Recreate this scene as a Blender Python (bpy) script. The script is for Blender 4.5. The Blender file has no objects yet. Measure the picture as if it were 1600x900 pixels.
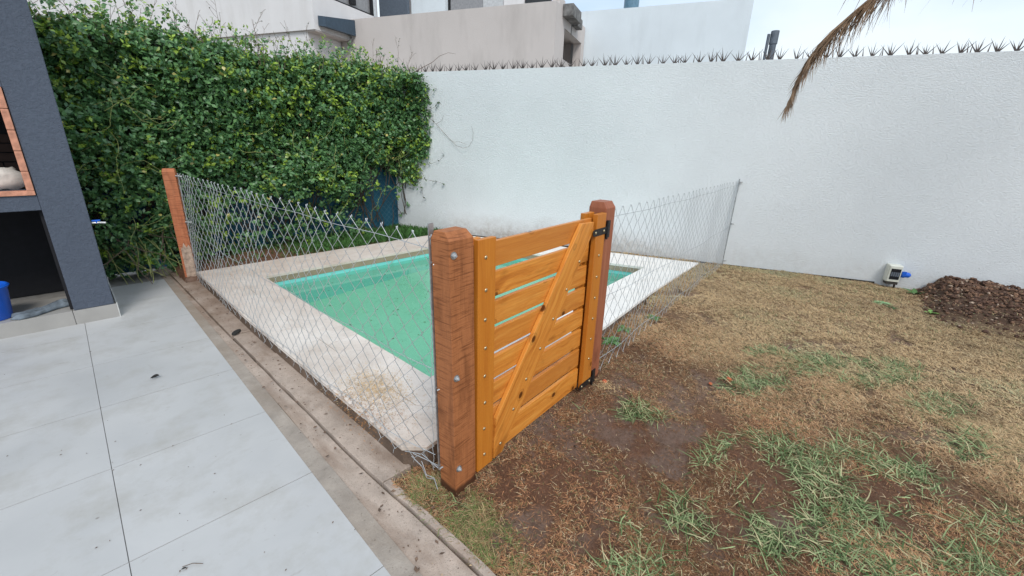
import bpy, math, random
import numpy as np
from mathutils import Vector, Matrix, noise as mnoise

random.seed(7); rng = np.random.default_rng(7)
sc = bpy.context.scene
C = sc.collection
PI = math.pi

# ------------------------------------------------------------------ camera
PIT, ROL, YAW, HC = 0.3264, 0.0303, math.radians(-46), 1.5
FPX = 668.5
def cam_dir(x, y, z):
    """image axes (x right, y down, z forward) -> world"""
    cr, sr = math.cos(ROL), math.sin(ROL); cp, sp = math.cos(PIT), math.sin(PIT)
    X = cr*x + sr*y; Y = -sr*x + cr*y
    dy = z*cp - Y*sp; dz = -Y*cp - z*sp
    c, s = math.cos(YAW), math.sin(YAW)
    return Vector((X*c - dy*s, X*s + dy*c, dz))
cd = bpy.data.cameras.new('camera'); cam = bpy.data.objects.new('camera', cd); C.objects.link(cam)
cd.sensor_width = 36; cd.lens = 36*FPX/1600; cd.clip_start = 0.05; cd.clip_end = 3000
ax, ay, az = cam_dir(1, 0, 0), cam_dir(0, -1, 0), cam_dir(0, 0, -1)
cam.matrix_world = Matrix(((ax.x, ay.x, az.x, 0), (ax.y, ay.y, az.y, 0), (ax.z, ay.z, az.z, HC), (0, 0, 0, 1)))
sc.camera = cam

# ------------------------------------------------------------------ world, sun, exposure
sun_vec = Vector((-0.42, -0.80, 0.95)).normalized()
w = bpy.data.worlds.new('World'); sc.world = w; w.use_nodes = True
nt = w.node_tree; nt.nodes.clear()
def N(t, typ, **kw):
    n = t.nodes.new(typ)
    for k, v in kw.items(): setattr(n, k, v)
    return n
out = N(nt, 'ShaderNodeOutputWorld'); bg1 = N(nt, 'ShaderNodeBackground'); bg2 = N(nt, 'ShaderNodeBackground')
sky = N(nt, 'ShaderNodeTexSky', sky_type='NISHITA', sun_disc=False)
sky.sun_elevation = math.asin(sun_vec.z); sky.sun_rotation = math.atan2(sun_vec.x, sun_vec.y)
bg1.inputs[1].default_value = 0.10
tc = N(nt, 'ShaderNodeTexCoord'); mp = N(nt, 'ShaderNodeMapping'); mp.inputs['Scale'].default_value = (1.0, 1.0, 2.2)
ns = N(nt, 'ShaderNodeTexNoise'); ns.inputs['Scale'].default_value = 1.9; ns.inputs['Detail'].default_value = 5
cr_ = N(nt, 'ShaderNodeValToRGB'); cr_.color_ramp.elements[0].position = .36; cr_.color_ramp.elements[1].position = .62
cr_.color_ramp.elements[0].color = (.55, .70, .89, 1); cr_.color_ramp.elements[1].color = (.82, .90, .95, 1)
mx = N(nt, 'ShaderNodeMixShader'); mx.inputs[0].default_value = 0.88
L = nt.links.new
L(tc.outputs['Generated'], mp.inputs[0]); L(mp.outputs[0], ns.inputs[0]); L(ns.outputs[0], cr_.inputs[0])
L(sky.outputs[0], bg1.inputs[0]); L(cr_.outputs[0], bg2.inputs[0]); bg2.inputs[1].default_value = 1.0
L(bg1.outputs[0], mx.inputs[1]); L(bg2.outputs[0], mx.inputs[2]); L(mx.outputs[0], out.inputs[0])
sl = bpy.data.lights.new('sun', 'SUN'); sl.energy = 1.7; sl.angle = math.radians(22); sl.color = (1.0, .96, .90)
so = bpy.data.objects.new('sun', sl); C.objects.link(so); so.rotation_euler = sun_vec.to_track_quat('Z', 'Y').to_euler()
sc.view_settings.view_transform = 'Standard'; sc.view_settings.look = 'None'
sc.view_settings.exposure = 0.32; sc.view_settings.gamma = 1.0
try: sc.view_settings.use_curve_mapping = False
except Exception: pass
sc.cycles.max_bounces = 8; sc.cycles.transparent_max_bounces = 12

# ------------------------------------------------------------------ object helpers
WM = {}
def tag(o, label=None, cat=None, group=None, kind=None):
    if label: o['label'] = label
    if cat: o['category'] = cat
    if group: o['group'] = group
    if kind: o['kind'] = kind
    return o
def place(o, M, parent=None):
    WM[o.name] = M.copy()
    if parent is not None:
        o.parent = parent; M = WM[parent.name].inverted() @ M
    o.matrix_local = M if parent is not None else M
    if parent is None: o.matrix_world = M
    return o
def TM(x=0, y=0, z=0, rz=0, rx=0, ry=0):
    return Matrix.Translation((x, y, z)) @ Matrix.Rotation(rz, 4, 'Z') @ Matrix.Rotation(ry, 4, 'Y') @ Matrix.Rotation(rx, 4, 'X')
def thing(name, label, cat, M=None, group=None):
    o = bpy.data.objects.new(name, None); C.objects.link(o); o.empty_display_size = .1
    place(o, M or Matrix()); return tag(o, label, cat, group)
def obj(name, me, mat=None, parent=None, M=None, bevel=0, smooth=False, **kw):
    if isinstance(me, MB): me = me.mesh(name, smooth)
    if mat is not None and not me.materials: me.materials.append(mat)
    o = bpy.data.objects.new(name, me); C.objects.link(o)
    if M is None: M = Matrix()
    place(o, M, parent)
    if bevel:
        b = o.modifiers.new('bevel', 'BEVEL'); b.width = bevel; b.segments = 2; b.limit_method = 'ANGLE'
    return tag(o, **kw)
class MB:
    def __init__(s): s.v = []; s.f = []
    def add(s, vs, fs):
        b = len(s.v); s.v += [tuple(v) for v in vs]; s.f += [tuple(i+b for i in f) for f in fs]; return s
    def box(s, x0, x1, y0, y1, z0, z1, M=None):
        vs = [Vector(p) for p in ((x0,y0,z0),(x1,y0,z0),(x1,y1,z0),(x0,y1,z0),(x0,y0,z1),(x1,y0,z1),(x1,y1,z1),(x0,y1,z1))]
        if M is not None: vs = [M @ v for v in vs]
        return s.add(vs, [(0,3,2,1),(4,5,6,7),(0,1,5,4),(1,2,6,5),(2,3,7,6),(3,0,4,7)])
    def prism(s, poly, z0, z1, M=None):
        n = len(poly); zt = z1 if isinstance(z1, (list, tuple)) else [z1]*n
        vs = [Vector((p[0], p[1], z0)) for p in poly] + [Vector((p[0], p[1], zt[i])) for i, p in enumerate(poly)]
        if M is not None: vs = [M @ v for v in vs]
        return s.add(vs, [tuple(range(n))[::-1], tuple(range(n, 2*n))] + [(i, (i+1) % n, n+(i+1) % n, n+i) for i in range(n)])
    def tube(s, pts, r, n=6, cap=True):
        pts = [Vector(p) for p in pts]; rs = r if isinstance(r, (list, tuple)) else [r]*len(pts)
        b = len(s.v); up = Vector((0, 0, 1)); prev = None
        for i, p in enumerate(pts):
            d = (pts[min(i+1, len(pts)-1)] - pts[max(i-1, 0)])
            if d.length < 1e-9: d = Vector((0, 0, 1))
            d.normalize()
            if prev is None:
                a = d.cross(up if abs(d.z) < .9 else Vector((1, 0, 0))).normalized()
            else:
                a = prev - d*prev.dot(d)
                a = a.normalized() if a.length > 1e-6 else d.orthogonal().normalized()
            prev = a; c = d.cross(a)
            for k in range(n):
                t = 2*PI*k/n; s.v.append(tuple(p + (a*math.cos(t) + c*math.sin(t))*rs[i]))
        for i in range(len(pts)-1):
            for k in range(n):
                k2 = (k+1) % n; s.f.append((b+i*n+k, b+i*n+k2, b+(i+1)*n+k2, b+(i+1)*n+k))
        if cap:
            s.f.append(tuple(b+k for k in range(n))[::-1]); s.f.append(tuple(b+(len(pts)-1)*n+k for k in range(n)))
        return s
    def lathe(s, prof, n=16, M=None, cap=True):
        vs = []; 
        for r, z in prof:
            for k in range(n): vs.append(Vector((r*math.cos(2*PI*k/n), r*math.sin(2*PI*k/n), z)))
        if M is not None: vs = [M @ v for v in vs]
        fs = [(i*n+k, i*n+(k+1) % n, (i+1)*n+(k+1) % n, (i+1)*n+k) for i in range(len(prof)-1) for k in range(n)]
        if cap: fs += [tuple(range(n))[::-1], tuple((len(prof)-1)*n+k for k in range(n))]
        return s.add(vs, fs)
    def mesh(s, name, smooth=False):
        me = bpy.data.meshes.new(name); me.from_pydata(s.v, [], s.f); me.update()
        if smooth: me.polygons.foreach_set('use_smooth', [True]*len(me.polygons))
        return me
def np_mesh(name, verts, faces, col=None, smooth=False):
    """verts (n,3), faces (m,k) fixed k, optional per-vertex colour"""
    me = bpy.data.meshes.new(name); m, k = faces.shape
    me.vertices.add(len(verts)); me.vertices.foreach_set('co', verts.astype(np.float32).ravel())
    me.loops.add(m*k); me.loops.foreach_set('vertex_index', faces.astype(np.int32).ravel())
    me.polygons.add(m); me.polygons.foreach_set('loop_start', (np.arange(m)*k).astype(np.int32))
    if smooth: me.polygons.foreach_set('use_smooth', np.ones(m, bool))
    me.update(calc_edges=True)
    if col is not None:
        a = me.color_attributes.new('tint', 'FLOAT_COLOR', 'POINT')
        c4 = np.ones((len(verts), 4), np.float32); c4[:, :3] = col; a.data.foreach_set('color', c4.ravel())
    return me
def vnoise(x, y, seed=0):
    r = np.random.default_rng(seed); T = r.random((257, 257)); xi = np.floor(x).astype(int); yi = np.floor(y).astype(int)
    fx = x-xi; fy = y-yi; fx = fx*fx*(3-2*fx); fy = fy*fy*(3-2*fy); xi %= 256; yi %= 256
    return (T[yi, xi]*(1-fx)*(1-fy)+T[yi, xi+1]*fx*(1-fy)+T[yi+1, xi]*(1-fx)*fy+T[yi+1, xi+1]*fx*fy)
def fbm(x, y, f=1, oct=4, seed=0):
    s = 0; a = .5; t = 0
    for o in range(oct): s = s+a*vnoise(x*f+13.7*o, y*f+7.1*o, seed+o); t += a; a *= .5; f *= 2.03
    return s/t

# ------------------------------------------------------------------ materials
class Mat:
    def __init__(s, name):
        s.m = bpy.data.materials.new(name); s.m.use_nodes = True; s.t = s.m.node_tree; s.b = s.t.nodes['Principled BSDF']
        s.out = s.t.nodes['Material Output']
    def n(s, typ, ins=None, **kw):
        n = N(s.t, typ, **kw)
        for k, v in (ins or {}).items():
            if hasattr(v, 'is_output') or isinstance(v, bpy.types.NodeSocket): s.t.links.new(v, n.inputs[k])
            else: n.inputs[k].default_value = v
        return n
    def coord(s, kind='Object', scale=(1, 1, 1), rot=(0, 0, 0), rnd=0):
        if kind == 'World': c = s.n('ShaderNodeNewGeometry').outputs['Position']
        else: c = s.n('ShaderNodeTexCoord').outputs[kind]
        m = s.n('ShaderNodeMapping', {0: c, 'Scale': scale, 'Rotation': rot})
        if rnd:
            oi = s.n('ShaderNodeObjectInfo'); mu = s.n('ShaderNodeMath', {0: oi.outputs['Random'], 1: rnd}, operation='MULTIPLY')
            ad = s.n('ShaderNodeVectorMath', {0: m.outputs[0], 1: mu.outputs[0]}, operation='ADD'); return ad.outputs[0]
        return m.outputs[0]
    def noise(s, vec, scale, detail=4, rough=.55, dist=0):
        return s.n('ShaderNodeTexNoise', {'Vector': vec, 'Scale': scale, 'Detail': detail, 'Roughness': rough, 'Distortion': dist}).outputs[0]
    def ramp(s, fac, stops, interp='LINEAR'):
        r = s.n('ShaderNodeValToRGB', {0: fac}); e = r.color_ramp.elements; r.color_ramp.interpolation = interp
        while len(e) < len(stops): e.new(.5)
        for el, (p, c) in zip(e, stops):
            el.position = p; el.color = (c, c, c, 1) if isinstance(c, (int, float)) else (*c, 1)
        return r.outputs[0]
    def mix(s, fac, a, b, mode='MIX'):
        m = s.n('ShaderNodeMix', data_type='RGBA', blend_type=mode)
        for i, v in ((0, fac), (6, a), (7, b)):
            if isinstance(v, bpy.types.NodeSocket): s.t.links.new(v, m.inputs[i])
            else: m.inputs[i].default_value = v if isinstance(v, (int, float)) else (*v, 1)
        return m.outputs[2]
    def math(s, op, a, b=0.):
        return s.n('ShaderNodeMath', {0: a, 1: b}, operation=op).outputs[0]
    def set(s, **kw):
        for k, v in kw.items():
            i = s.b.inputs[{'col': 'Base Color', 'rough': 'Roughness', 'metal': 'Metallic', 'spec': 'Specular IOR Level', 'normal': 'Normal', 'coat': 'Coat Weight', 'coat_r': 'Coat Roughness', 'sheen':'Sheen Weight'}[k]]
            if isinstance(v, bpy.types.NodeSocket): s.t.links.new(v, i)
            else: i.default_value = (*v, 1) if isinstance(v, tuple) else v
        return s
    def bump(s, h, strength=.3, dist=.01, prev=None):
        ins = {'Strength': strength, 'Distance': dist, 'Height': h}
        if prev is not None: ins['Normal'] = prev
        return s.n('ShaderNodeBump', ins).outputs[0]

def simple(name, col, rough=.6, metal=0., var=.12, scale=20, bump=.0, bscale=60):
    m = Mat(name); v = m.coord('Object')
    f = m.noise(v, scale, 4)
    dk = tuple(c*(1-var*1.6) for c in col); lt = tuple(min(1, c*(1+var)) for c in col)
    m.set(col=m.ramp(f, [(.3, dk), (.7, lt)]), rough=rough, metal=metal)
    if bump: m.set(normal=m.bump(m.noise(v, bscale, 3), bump, .004))
    return m.m

def stucco(name, col, dirt=(.33, .28, .23), bscale=1.0, base_dirt=False, streak=False, rough=.92, amp=.009, strength=.5, zs=2.6):
    m = Mat(name); v = m.coord('Object')
    h = m.noise(m.coord('Object', (24*bscale, 24*bscale, 24*zs*bscale)), 1.6, 6, .72, .25)
    h1 = m.noise(v, 130*bscale, 2)
    hh = m.math('ADD', m.ramp(h, [(.38, 0), (.52, .8), (.62, 1)]), m.math('MULTIPLY', h1, .25))
    big = m.noise(v, .8, 4); c = m.ramp(big, [(.3, tuple(x*.93 for x in col)), (.7, tuple(min(1, x*1.03) for x in col))])
    spec = m.ramp(m.noise(m.coord('Object', (9, 9, 22)), 2.2, 4, .7), [(.66, 0.), (.76, .30)])
    c = m.mix(spec, c, tuple(x*.72 for x in col))
    if base_dirt:
        sx = m.n('ShaderNodeSeparateXYZ', {0: v}); z = sx.outputs[2]
        zz = m.math('ADD', z, m.math('MULTIPLY', m.noise(v, 2.2, 5), -.42))
        f = m.ramp(zz, [(.0, 1.), (.14, .35), (.26, 0.)])
        # stained mainly along the pool side of the wall
        xx = m.ramp(m.math('MULTIPLY', sx.outputs[0], .1), [(0.10, .25), (.22, 1.), (.42, .8), (.52, .25)])
        mo = m.ramp(m.noise(v, 14, 5, .7), [(.35, .35), (.65, 1.)])
        c = m.mix(m.math('MULTIPLY', m.math('MULTIPLY', f, mo), m.math('MULTIPLY', xx, .8)), c, dirt)
    if streak:
        s_ = m.noise(m.coord('Object', (1.6, 1.6, .35)), 1.2, 5, .6)
        c = m.mix(m.ramp(s_, [(.5, 0.), (.75, .35)]), c, dirt)
    m.set(col=c, rough=rough, spec=.25, normal=m.bump(hh, strength, amp)); return m.m

def wood(name, base, dark, light, long='x', knots=True, saw=False, rough=.38, coat=.25, wet=False, ks=1.0):
    m = Mat(name)
    # bring the grain direction onto x
    rot = {'x': (0, 0, 0), 'z': (0, PI/2, 0)}[long]
    v = m.coord('Object', (1, 1, 1), rot, rnd=37.)
    def sc_(vec, s): return m.n('ShaderNodeMapping', {0: vec, 'Scale': s}).outputs[0]
    warp = m.noise(sc_(v, (3.5, 9, 9)), 1, 3)
    vk = sc_(v, (4.2*ks, 5.5*ks, 5.5*ks))
    vor = m.n('ShaderNodeTexVoronoi', {'Vector': vk, 'Scale': 1.0, 'Randomness': 1.0}); kd = vor.outputs['Distance']
    comb = m.n('ShaderNodeCombineXYZ', {0: m.math('MULTIPLY', warp, .35), 1: m.math('MULTIPLY', warp, 1.1), 2: m.math('MULTIPLY', m.ramp(kd, [(0, 1), (.45, 0)]), .8 if knots else 0.)}).outputs[0]
    vg = m.n('ShaderNodeVectorMath', {0: sc_(v, (1.4, 26, 26)), 1: comb}, operation='ADD').outputs[0]
    g1 = m.noise(vg, 1.3, 5, .6, .6)
    g2 = m.noise(sc_(v, (5, 190, 190)), 1, 3, .6)
    oi = m.n('ShaderNodeObjectInfo').outputs['Random']
    c = m.ramp(g1, [(.25, dark), (.46, base), (.72, light)])
    c = m.mix(m.ramp(g2, [(.42, .32), (.62, 0.)]), c, dark)
    c = m.mix(m.math('MULTIPLY', oi, .65), c, (base[0]*.66, base[1]*.62, base[2]*.8))
    blot = m.ramp(m.noise(sc_(v, (2.4, 7, 7)), 1.2, 4, .6), [(.60, 0), (.74, .6)])
    c = m.mix(blot, c, tuple(x*.45 for x in dark))
    hgt = g2
    if knots:
        kn = m.ramp(kd, [(.05, 1.), (.085, .8), (.10, .25), (.13, .1), (.15, .35), (.17, 0.)])
        c = m.mix(kn, c, tuple(x*.28 for x in dark))
    if saw:
        sv = sc_(v, (110, 6, 6)) ; sw = m.noise(sv, 1.5, 3, .55, .0)
        c = m.mix(.45, c, base)
        c = m.mix(m.ramp(sw, [(.36, .75), (.47, 0.)]), c, tuple(x*.8 for x in dark))
        c = m.mix(m.ramp(m.noise(sc_(v, (3, 14, 14)), 1.1, 4, .65, .4), [(.48, 0), (.68, .65)]), c, tuple(x*.75 for x in dark))
        hgt = m.math('ADD', m.math('MULTIPLY', sw, 1.5), g2)
    if wet:
        z = m.n('ShaderNodeSeparateXYZ', {0: m.coord('Object')}).outputs[2]
        zz = m.math('ADD', z, m.math('MULTIPLY', m.noise(m.coord('Object', (14, 14, 14)), 1, 3), -.05))
        c = m.mix(m.ramp(zz, [(0.0, .88), (.012, .8), (.03, 0.)]), c, (.035, .016, .010))
    m.set(col=c, rough=rough, coat=coat*.6, coat_r=.3, spec=.22, normal=m.bump(hgt, .35 if saw else .18, .003)); return m.m

def attr_mat(name, rough=.6, trans=0., spec=.4):
    m = Mat(name); a = m.n('ShaderNodeAttribute', attribute_name='tint')
    m.set(col=a.outputs['Color'], rough=rough, spec=spec)
    if trans:
        tr = m.n('ShaderNodeBsdfTranslucent', {0: m.mix(.5, a.outputs['Color'], (.30, .42, .05))}); mxs = m.n('ShaderNodeMixShader', {0: trans})
        m.t.links.new(m.b.outputs[0], mxs.inputs[1]); m.t.links.new(tr.outputs[0], mxs.inputs[2]); m.t.links.new(mxs.outputs[0], m.out.inputs[0])
    return m.m

M_WALL = stucco('white_stucco', (.76, .79, .81), base_dirt=True)
M_BEIGE = stucco('beige_render', (.60, .55, .525), dirt=(.30, .27, .25), streak=True, strength=.25, amp=.006)
M_CREAM = stucco('cream_render', (.76, .74, .74), dirt=(.5, .47, .44), streak=True, strength=.2, amp=.006)
M_FARWHITE = stucco('far_white_render', (.74, .80, .84), dirt=(.50, .54, .56), streak=True, strength=.3, amp=.006)
M_DARK = stucco('charcoal_render', (.088, .105, .14), dirt=(.05, .06, .08), strength=.5, amp=.008, bscale=1.2, rough=.75, zs=1.0)
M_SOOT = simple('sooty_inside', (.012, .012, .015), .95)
M_GATE = wood('varnished_orange_wood', (.70, .262, .040), (.38, .105, .012), (.84, .39, .08), 'x', ks=1.15)
M_GATEV = wood('varnished_orange_wood_upright', (.66, .235, .026), (.46, .13, .012), (.78, .32, .045), 'z', ks=.8)
M_POST = wood('rough_hardwood', (.41, .152, .055), (.21, .070, .026), (.53, .215, .085), 'z', knots=False, saw=True, rough=.6, coat=.0, wet=True)
M_POST2 = wood('planed_red_hardwood', (.36, .125, .060), (.23, .072, .036), (.44, .17, .088), 'z', knots=False, saw=False, rough=.5, coat=.05, wet=True)
M_POST3 = wood('weathered_orange_post', (.55, .19, .085), (.30, .10, .05), (.66, .34, .19), 'z', knots=False, saw=True, rough=.7, coat=.0)
M_ZINC = simple('galvanised_wire', (.54, .56, .58), .42, .5, .15, 90)
M_STEEL = simple('galvanised_steel', (.42, .43, .44), .45, .8, .2, 40)
M_BRASS = simple('brass_bolt', (.62, .52, .33), .3, .9)
M_BLACK = simple('black_iron', (.018, .018, .020), .42, .3, .2, 60)
M_GREYP = simple('grey_plastic', (.12, .14, .17), .5)
M_TERRA = simple('orange_brick', (.56, .255, .165), .8, 0, .2, 30, .3)
M_BLUE = simple('blue_plastic', (.012, .12, .62), .32, 0, .06)
M_TEALNAVY = simple('navy_roof_panel', (.045, .075, .11), .5)
M_SACK = simple('white_sack_cloth', (.72, .66, .60), .9, 0, .3, 9, .5, 20)
M_CLOTH = simple('grey_rag_cloth', (.15, .18, .21), .95, 0, .4, 14, .4, 120)
M_OFFW = simple('offwhite_plastic', (.70, .70, .62), .45, 0, .08)
M_WINDARK = simple('dark_window_glass', (.02, .022, .025), .15)
M_GREYGLASS = simple('grey_curtained_glass', (.30, .30, .31), .3)
M_LEAFY = simple('soft_green_leaf', (.085, .19, .05), .5, 0, .3, 30)
M_TWIG = simple('bare_twig_bark', (.16, .115, .085), .85)
M_VINE = simple('yellowgreen_vine', (.28, .30, .10), .7)
M_BLACKSCR = simple('dark_debris_and_shade', (.02, .018, .016), .8)  # near black for small dark parts and the painted shadow strip at the wall foot
M_RUST = simple('broken_brick_red', (.50, .12, .05), .85)
M_PIPEW = simple('white_painted_pipe', (.65, .68, .70), .5)

def tile_mat():
    m = Mat('grey_porcelain_tile'); v = m.coord('World')
    oi = m.n('ShaderNodeObjectInfo').outputs['Random']
    f = m.noise(v, 1.6, 5, .55, .3); c = m.ramp(f, [(.3, (.43, .43, .43)), (.7, (.52, .515, .51))])
    c = m.mix(m.math('MULTIPLY', oi, .3), c, (.41, .41, .41))
    c = m.mix(m.ramp(m.noise(v, 3.1, 6, .7), [(.48, 0.), (.70, .62)]), c, (.36, .345, .315))
    c = m.mix(m.ramp(m.noise(m.coord('World', (1.3, 1.9, 1), (0, 0, .5)), 3.4, 7, .75, .6), [(.62, 0.), (.76, .35)]), c, (.30, .275, .235))       # dusty film
    c = m.mix(m.ramp(m.noise(m.coord('World', (1, 2.2, 1)), 9., 6, .75, .8), [(.63, 0.), (.76, .5)]), c, (.22, .18, .14))
    vo = m.n('ShaderNodeTexVoronoi', {'Vector': v, 'Scale': 7.})
    sp = m.math('MULTIPLY', m.ramp(vo.outputs['Distance'], [(.03, 1.), (.06, 0.)]), m.ramp(m.noise(v, 2.3, 2), [(.48, 0), (.58, .9)]))
    c = m.mix(sp, c, (.10, .075, .05))
    m.set(col=c, rough=m.ramp(f, [(.3, .36), (.7, .5)]), spec=.35, normal=m.bump(m.noise(v, 90, 2), .04, .002)); return m.m
M_TILE = tile_mat()
def coping_mat(name, base, stain, amount):
    m = Mat(name); v = m.coord('World')
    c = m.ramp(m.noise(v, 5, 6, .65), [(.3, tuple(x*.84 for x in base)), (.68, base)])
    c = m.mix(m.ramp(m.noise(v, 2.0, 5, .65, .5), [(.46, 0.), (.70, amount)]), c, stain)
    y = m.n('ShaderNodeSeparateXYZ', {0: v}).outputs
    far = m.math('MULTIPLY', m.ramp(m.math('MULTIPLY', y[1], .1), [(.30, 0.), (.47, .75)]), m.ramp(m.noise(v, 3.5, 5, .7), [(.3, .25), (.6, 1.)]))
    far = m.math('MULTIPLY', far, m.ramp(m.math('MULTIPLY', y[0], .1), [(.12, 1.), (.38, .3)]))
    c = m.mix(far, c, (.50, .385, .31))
    # pitted stone
    pits = m.ramp(m.noise(v, 85, 3, .6), [(.60, 0.), (.70, .4)])
    c = m.mix(pits, c, tuple(x*.6 for x in stain))
    gr = m.ramp(m.noise(m.coord('World', (1, .6, 1)), 14, 6, .8, .6), [(.62, 0.), (.74, .7)])
    c = m.mix(gr, c, (.30, .22, .16))
    m.set(col=c, rough=.85, spec=.25, normal=m.bump(m.noise(v, 60, 4, .7), .4, .004)); return m.m
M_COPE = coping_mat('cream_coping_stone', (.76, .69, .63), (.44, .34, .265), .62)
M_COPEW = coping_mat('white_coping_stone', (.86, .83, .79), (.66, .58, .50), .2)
def concrete(name, base, stain, amt=.6, grit=.5, scale=3.5):
    m = Mat(name); v = m.coord('World')
    c = m.ramp(m.noise(v, scale*1.6, 6, .7), [(.32, tuple(x*.66 for x in base)), (.66, base)])
    yy_ = m.n('ShaderNodeSeparateXYZ', {0: v}).outputs[1]
    c = m.mix(m.math('MULTIPLY', m.ramp(m.math('MULTIPLY', yy_, .1), [(.28, 0.), (.46, .8)]), m.ramp(m.noise(v, 4.5, 5, .65), [(.32, .2), (.6, 1.)])), c, stain)
    c = m.mix(m.ramp(m.noise(m.coord('World', (1.6, .5, 1)), scale, 5, .6, .4), [(.48, 0.), (.70, amt)]), c, stain)
    g = m.n('ShaderNodeTexVoronoi', {'Vector': v, 'Scale': 120.})
    c = m.mix(m.ramp(g.outputs['Distance'], [(.12, grit), (.35, 0.)]), c, tuple(x*.45 for x in base))
    c = m.mix(m.ramp(m.noise(v, 42, 4, .75), [(.60, 0.), (.72, .65)]), c, tuple(x*.4 for x in stain))
    m.set(col=c, rough=.9, spec=.2, normal=m.bump(m.noise(v, 110, 4, .75), .7, .006)); return m.m
M_STRIP = concrete('tan_rough_concrete', (.54, .44, .37), (.24, .165, .12), .75, .55)
M_STRIPB = concrete('smooth_cement_band', (.42, .365, .315), (.27, .21, .16), .5, .15)
M_CURB = concrete('raw_pool_curb_concrete', (.22, .155, .115), (.11, .075, .055), .7, .4)
M_MORTAR = simple('grey_joint_mortar', (.30, .285, .265), .9)
M_RISER = simple('taupe_step_tile', (.36, .345, .325), .4, 0, .06, 5)
M_BAND = concrete('beige_waterline_tile', (.42, .36, .27), (.26, .21, .14), .5, .3, 6)

def soil_mat():
    m = Mat('damp_brown_soil'); v = m.coord('World')
    a = m.n('ShaderNodeAttribute', attribute_name='tint').outputs['Color']
    f = m.noise(v, 22, 6, .7)
    c = m.mix(m.ramp(f, [(.3, .60), (.62, 0.)]), a, (.085, .047, .028))
    c = m.mix(m.ramp(m.noise(v, 120, 3, .7), [(.56, 0.), (.72, .5)]), c, (.36, .25, .16))
    wet = m.ramp(m.noise(v, 3.2, 4, .6), [(.46, .88), (.62, .42)])
    m.set(col=c, rough=wet, spec=.22, normal=m.bump(m.noise(v, 60, 8, .85, .3), 1.0, .022)); return m.m
M_SOIL = soil_mat()
M_BLADE = attr_mat('grass_blade', .7, 0., .12)
M_HLEAF = attr_mat('hedge_leaf', .36, .16, .5)
M_GROUND = simple('distant_ground', (.16, .13, .09), .95)

def screen_mat():
    m = Mat('blue_windscreen_cloth'); v = m.coord('Object')
    c = m.ramp(m.noise(v, 2.4, 4), [(.3, (.010, .065, .110)), (.7, (.018, .110, .165))])
    m.set(col=c, rough=.6, spec=.3, normal=m.bump(m.noise(v, 3.2, 3), .5, .05)); return m.m
M_SCREEN = screen_mat()

def aqua_mat(name, a, b, sc=1.2):
    m = Mat(name); v = m.coord('World')
    c = m.ramp(m.noise(v, sc, 4, .6), [(.3, a), (.7, b)])
    c = m.mix(m.ramp(m.noise(m.coord('World', (1, 1, .2)), 9, 5, .75, .5), [(.55, 0.), (.70, .42)]), c, (.12, .30, .16))
    m.set(col=c, rough=.7, spec=.2); return m.m
M_AQUA = aqua_mat('aqua_pool_wall', (.17, .56, .54), (.22, .66, .62))
M_FLOOR = aqua_mat('green_pool_floor', (.26, .58, .42), (.33, .68, .52), .8)
def water_mat():
    m = Mat('green_pool_water'); v = m.coord('World')
    tr = m.n('ShaderNodeBsdfTransparent', {0: (.90, .98, .94, 1)}); gl = m.n('ShaderNodeBsdfGlossy', {'Roughness': .03, 0: (1, 1, 1, 1)})
    bp = m.bump(m.noise(v, 5, 3), .05, .01); m.t.links.new(bp, gl.inputs['Normal'])
    fr = m.n('ShaderNodeFresnel', {'IOR': 1.28}); df = m.n('ShaderNodeBsdfDiffuse', {0: (.24, .58, .42, 1)})
    m0 = m.n('ShaderNodeMixShader', {0: .22}); m.t.links.new(tr.outputs[0], m0.inputs[1]); m.t.links.new(df.outputs[0], m0.inputs[2])
    m1 = m.n('ShaderNodeMixShader', {0: fr.outputs[0]}); m.t.links.new(m0.outputs[0], m1.inputs[1]); m.t.links.new(gl.outputs[0], m1.inputs[2])
    m.t.links.new(m1.outputs[0], m.out.inputs[0]); return m.m
M_WATER = water_mat()

# ------------------------------------------------------------------ wall frame: (t along the white wall, o outward behind it, z)
WO = Vector((5.72, 1.77, 0)); WD = Vector((.3793, -.9253, 0)); WN = Vector((.9253, .3793, 0))
WANG = math.atan2(WD.y, WD.x)
def wpt(t, o, z): return WO + WD*t + WN*o + Vector((0, 0, z))
def WF(t, o=0, z=0): p = wpt(t, o, z); return TM(p.x, p.y, p.z, WANG)      # local x = t, local y = o

# ------------------------------------------------------------------ ground far away (one sheet with the plot cut out)
g = MB(); R = 900; a0, a1, b0, b1 = -5.5, 9.0, -5.0, 8.5
vs = [(-R,-R,0),(R,-R,0),(R,R,0),(-R,R,0),(a0,b0,0),(a1,b0,0),(a1,b1,0),(a0,b1,0)]
g.add([(x, y, -.012) for x, y, z in vs], [(0,1,5,4),(1,2,6,5),(2,3,7,6),(3,0,4,7)])
obj('ground', g, M_GROUND, kind='structure')

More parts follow.
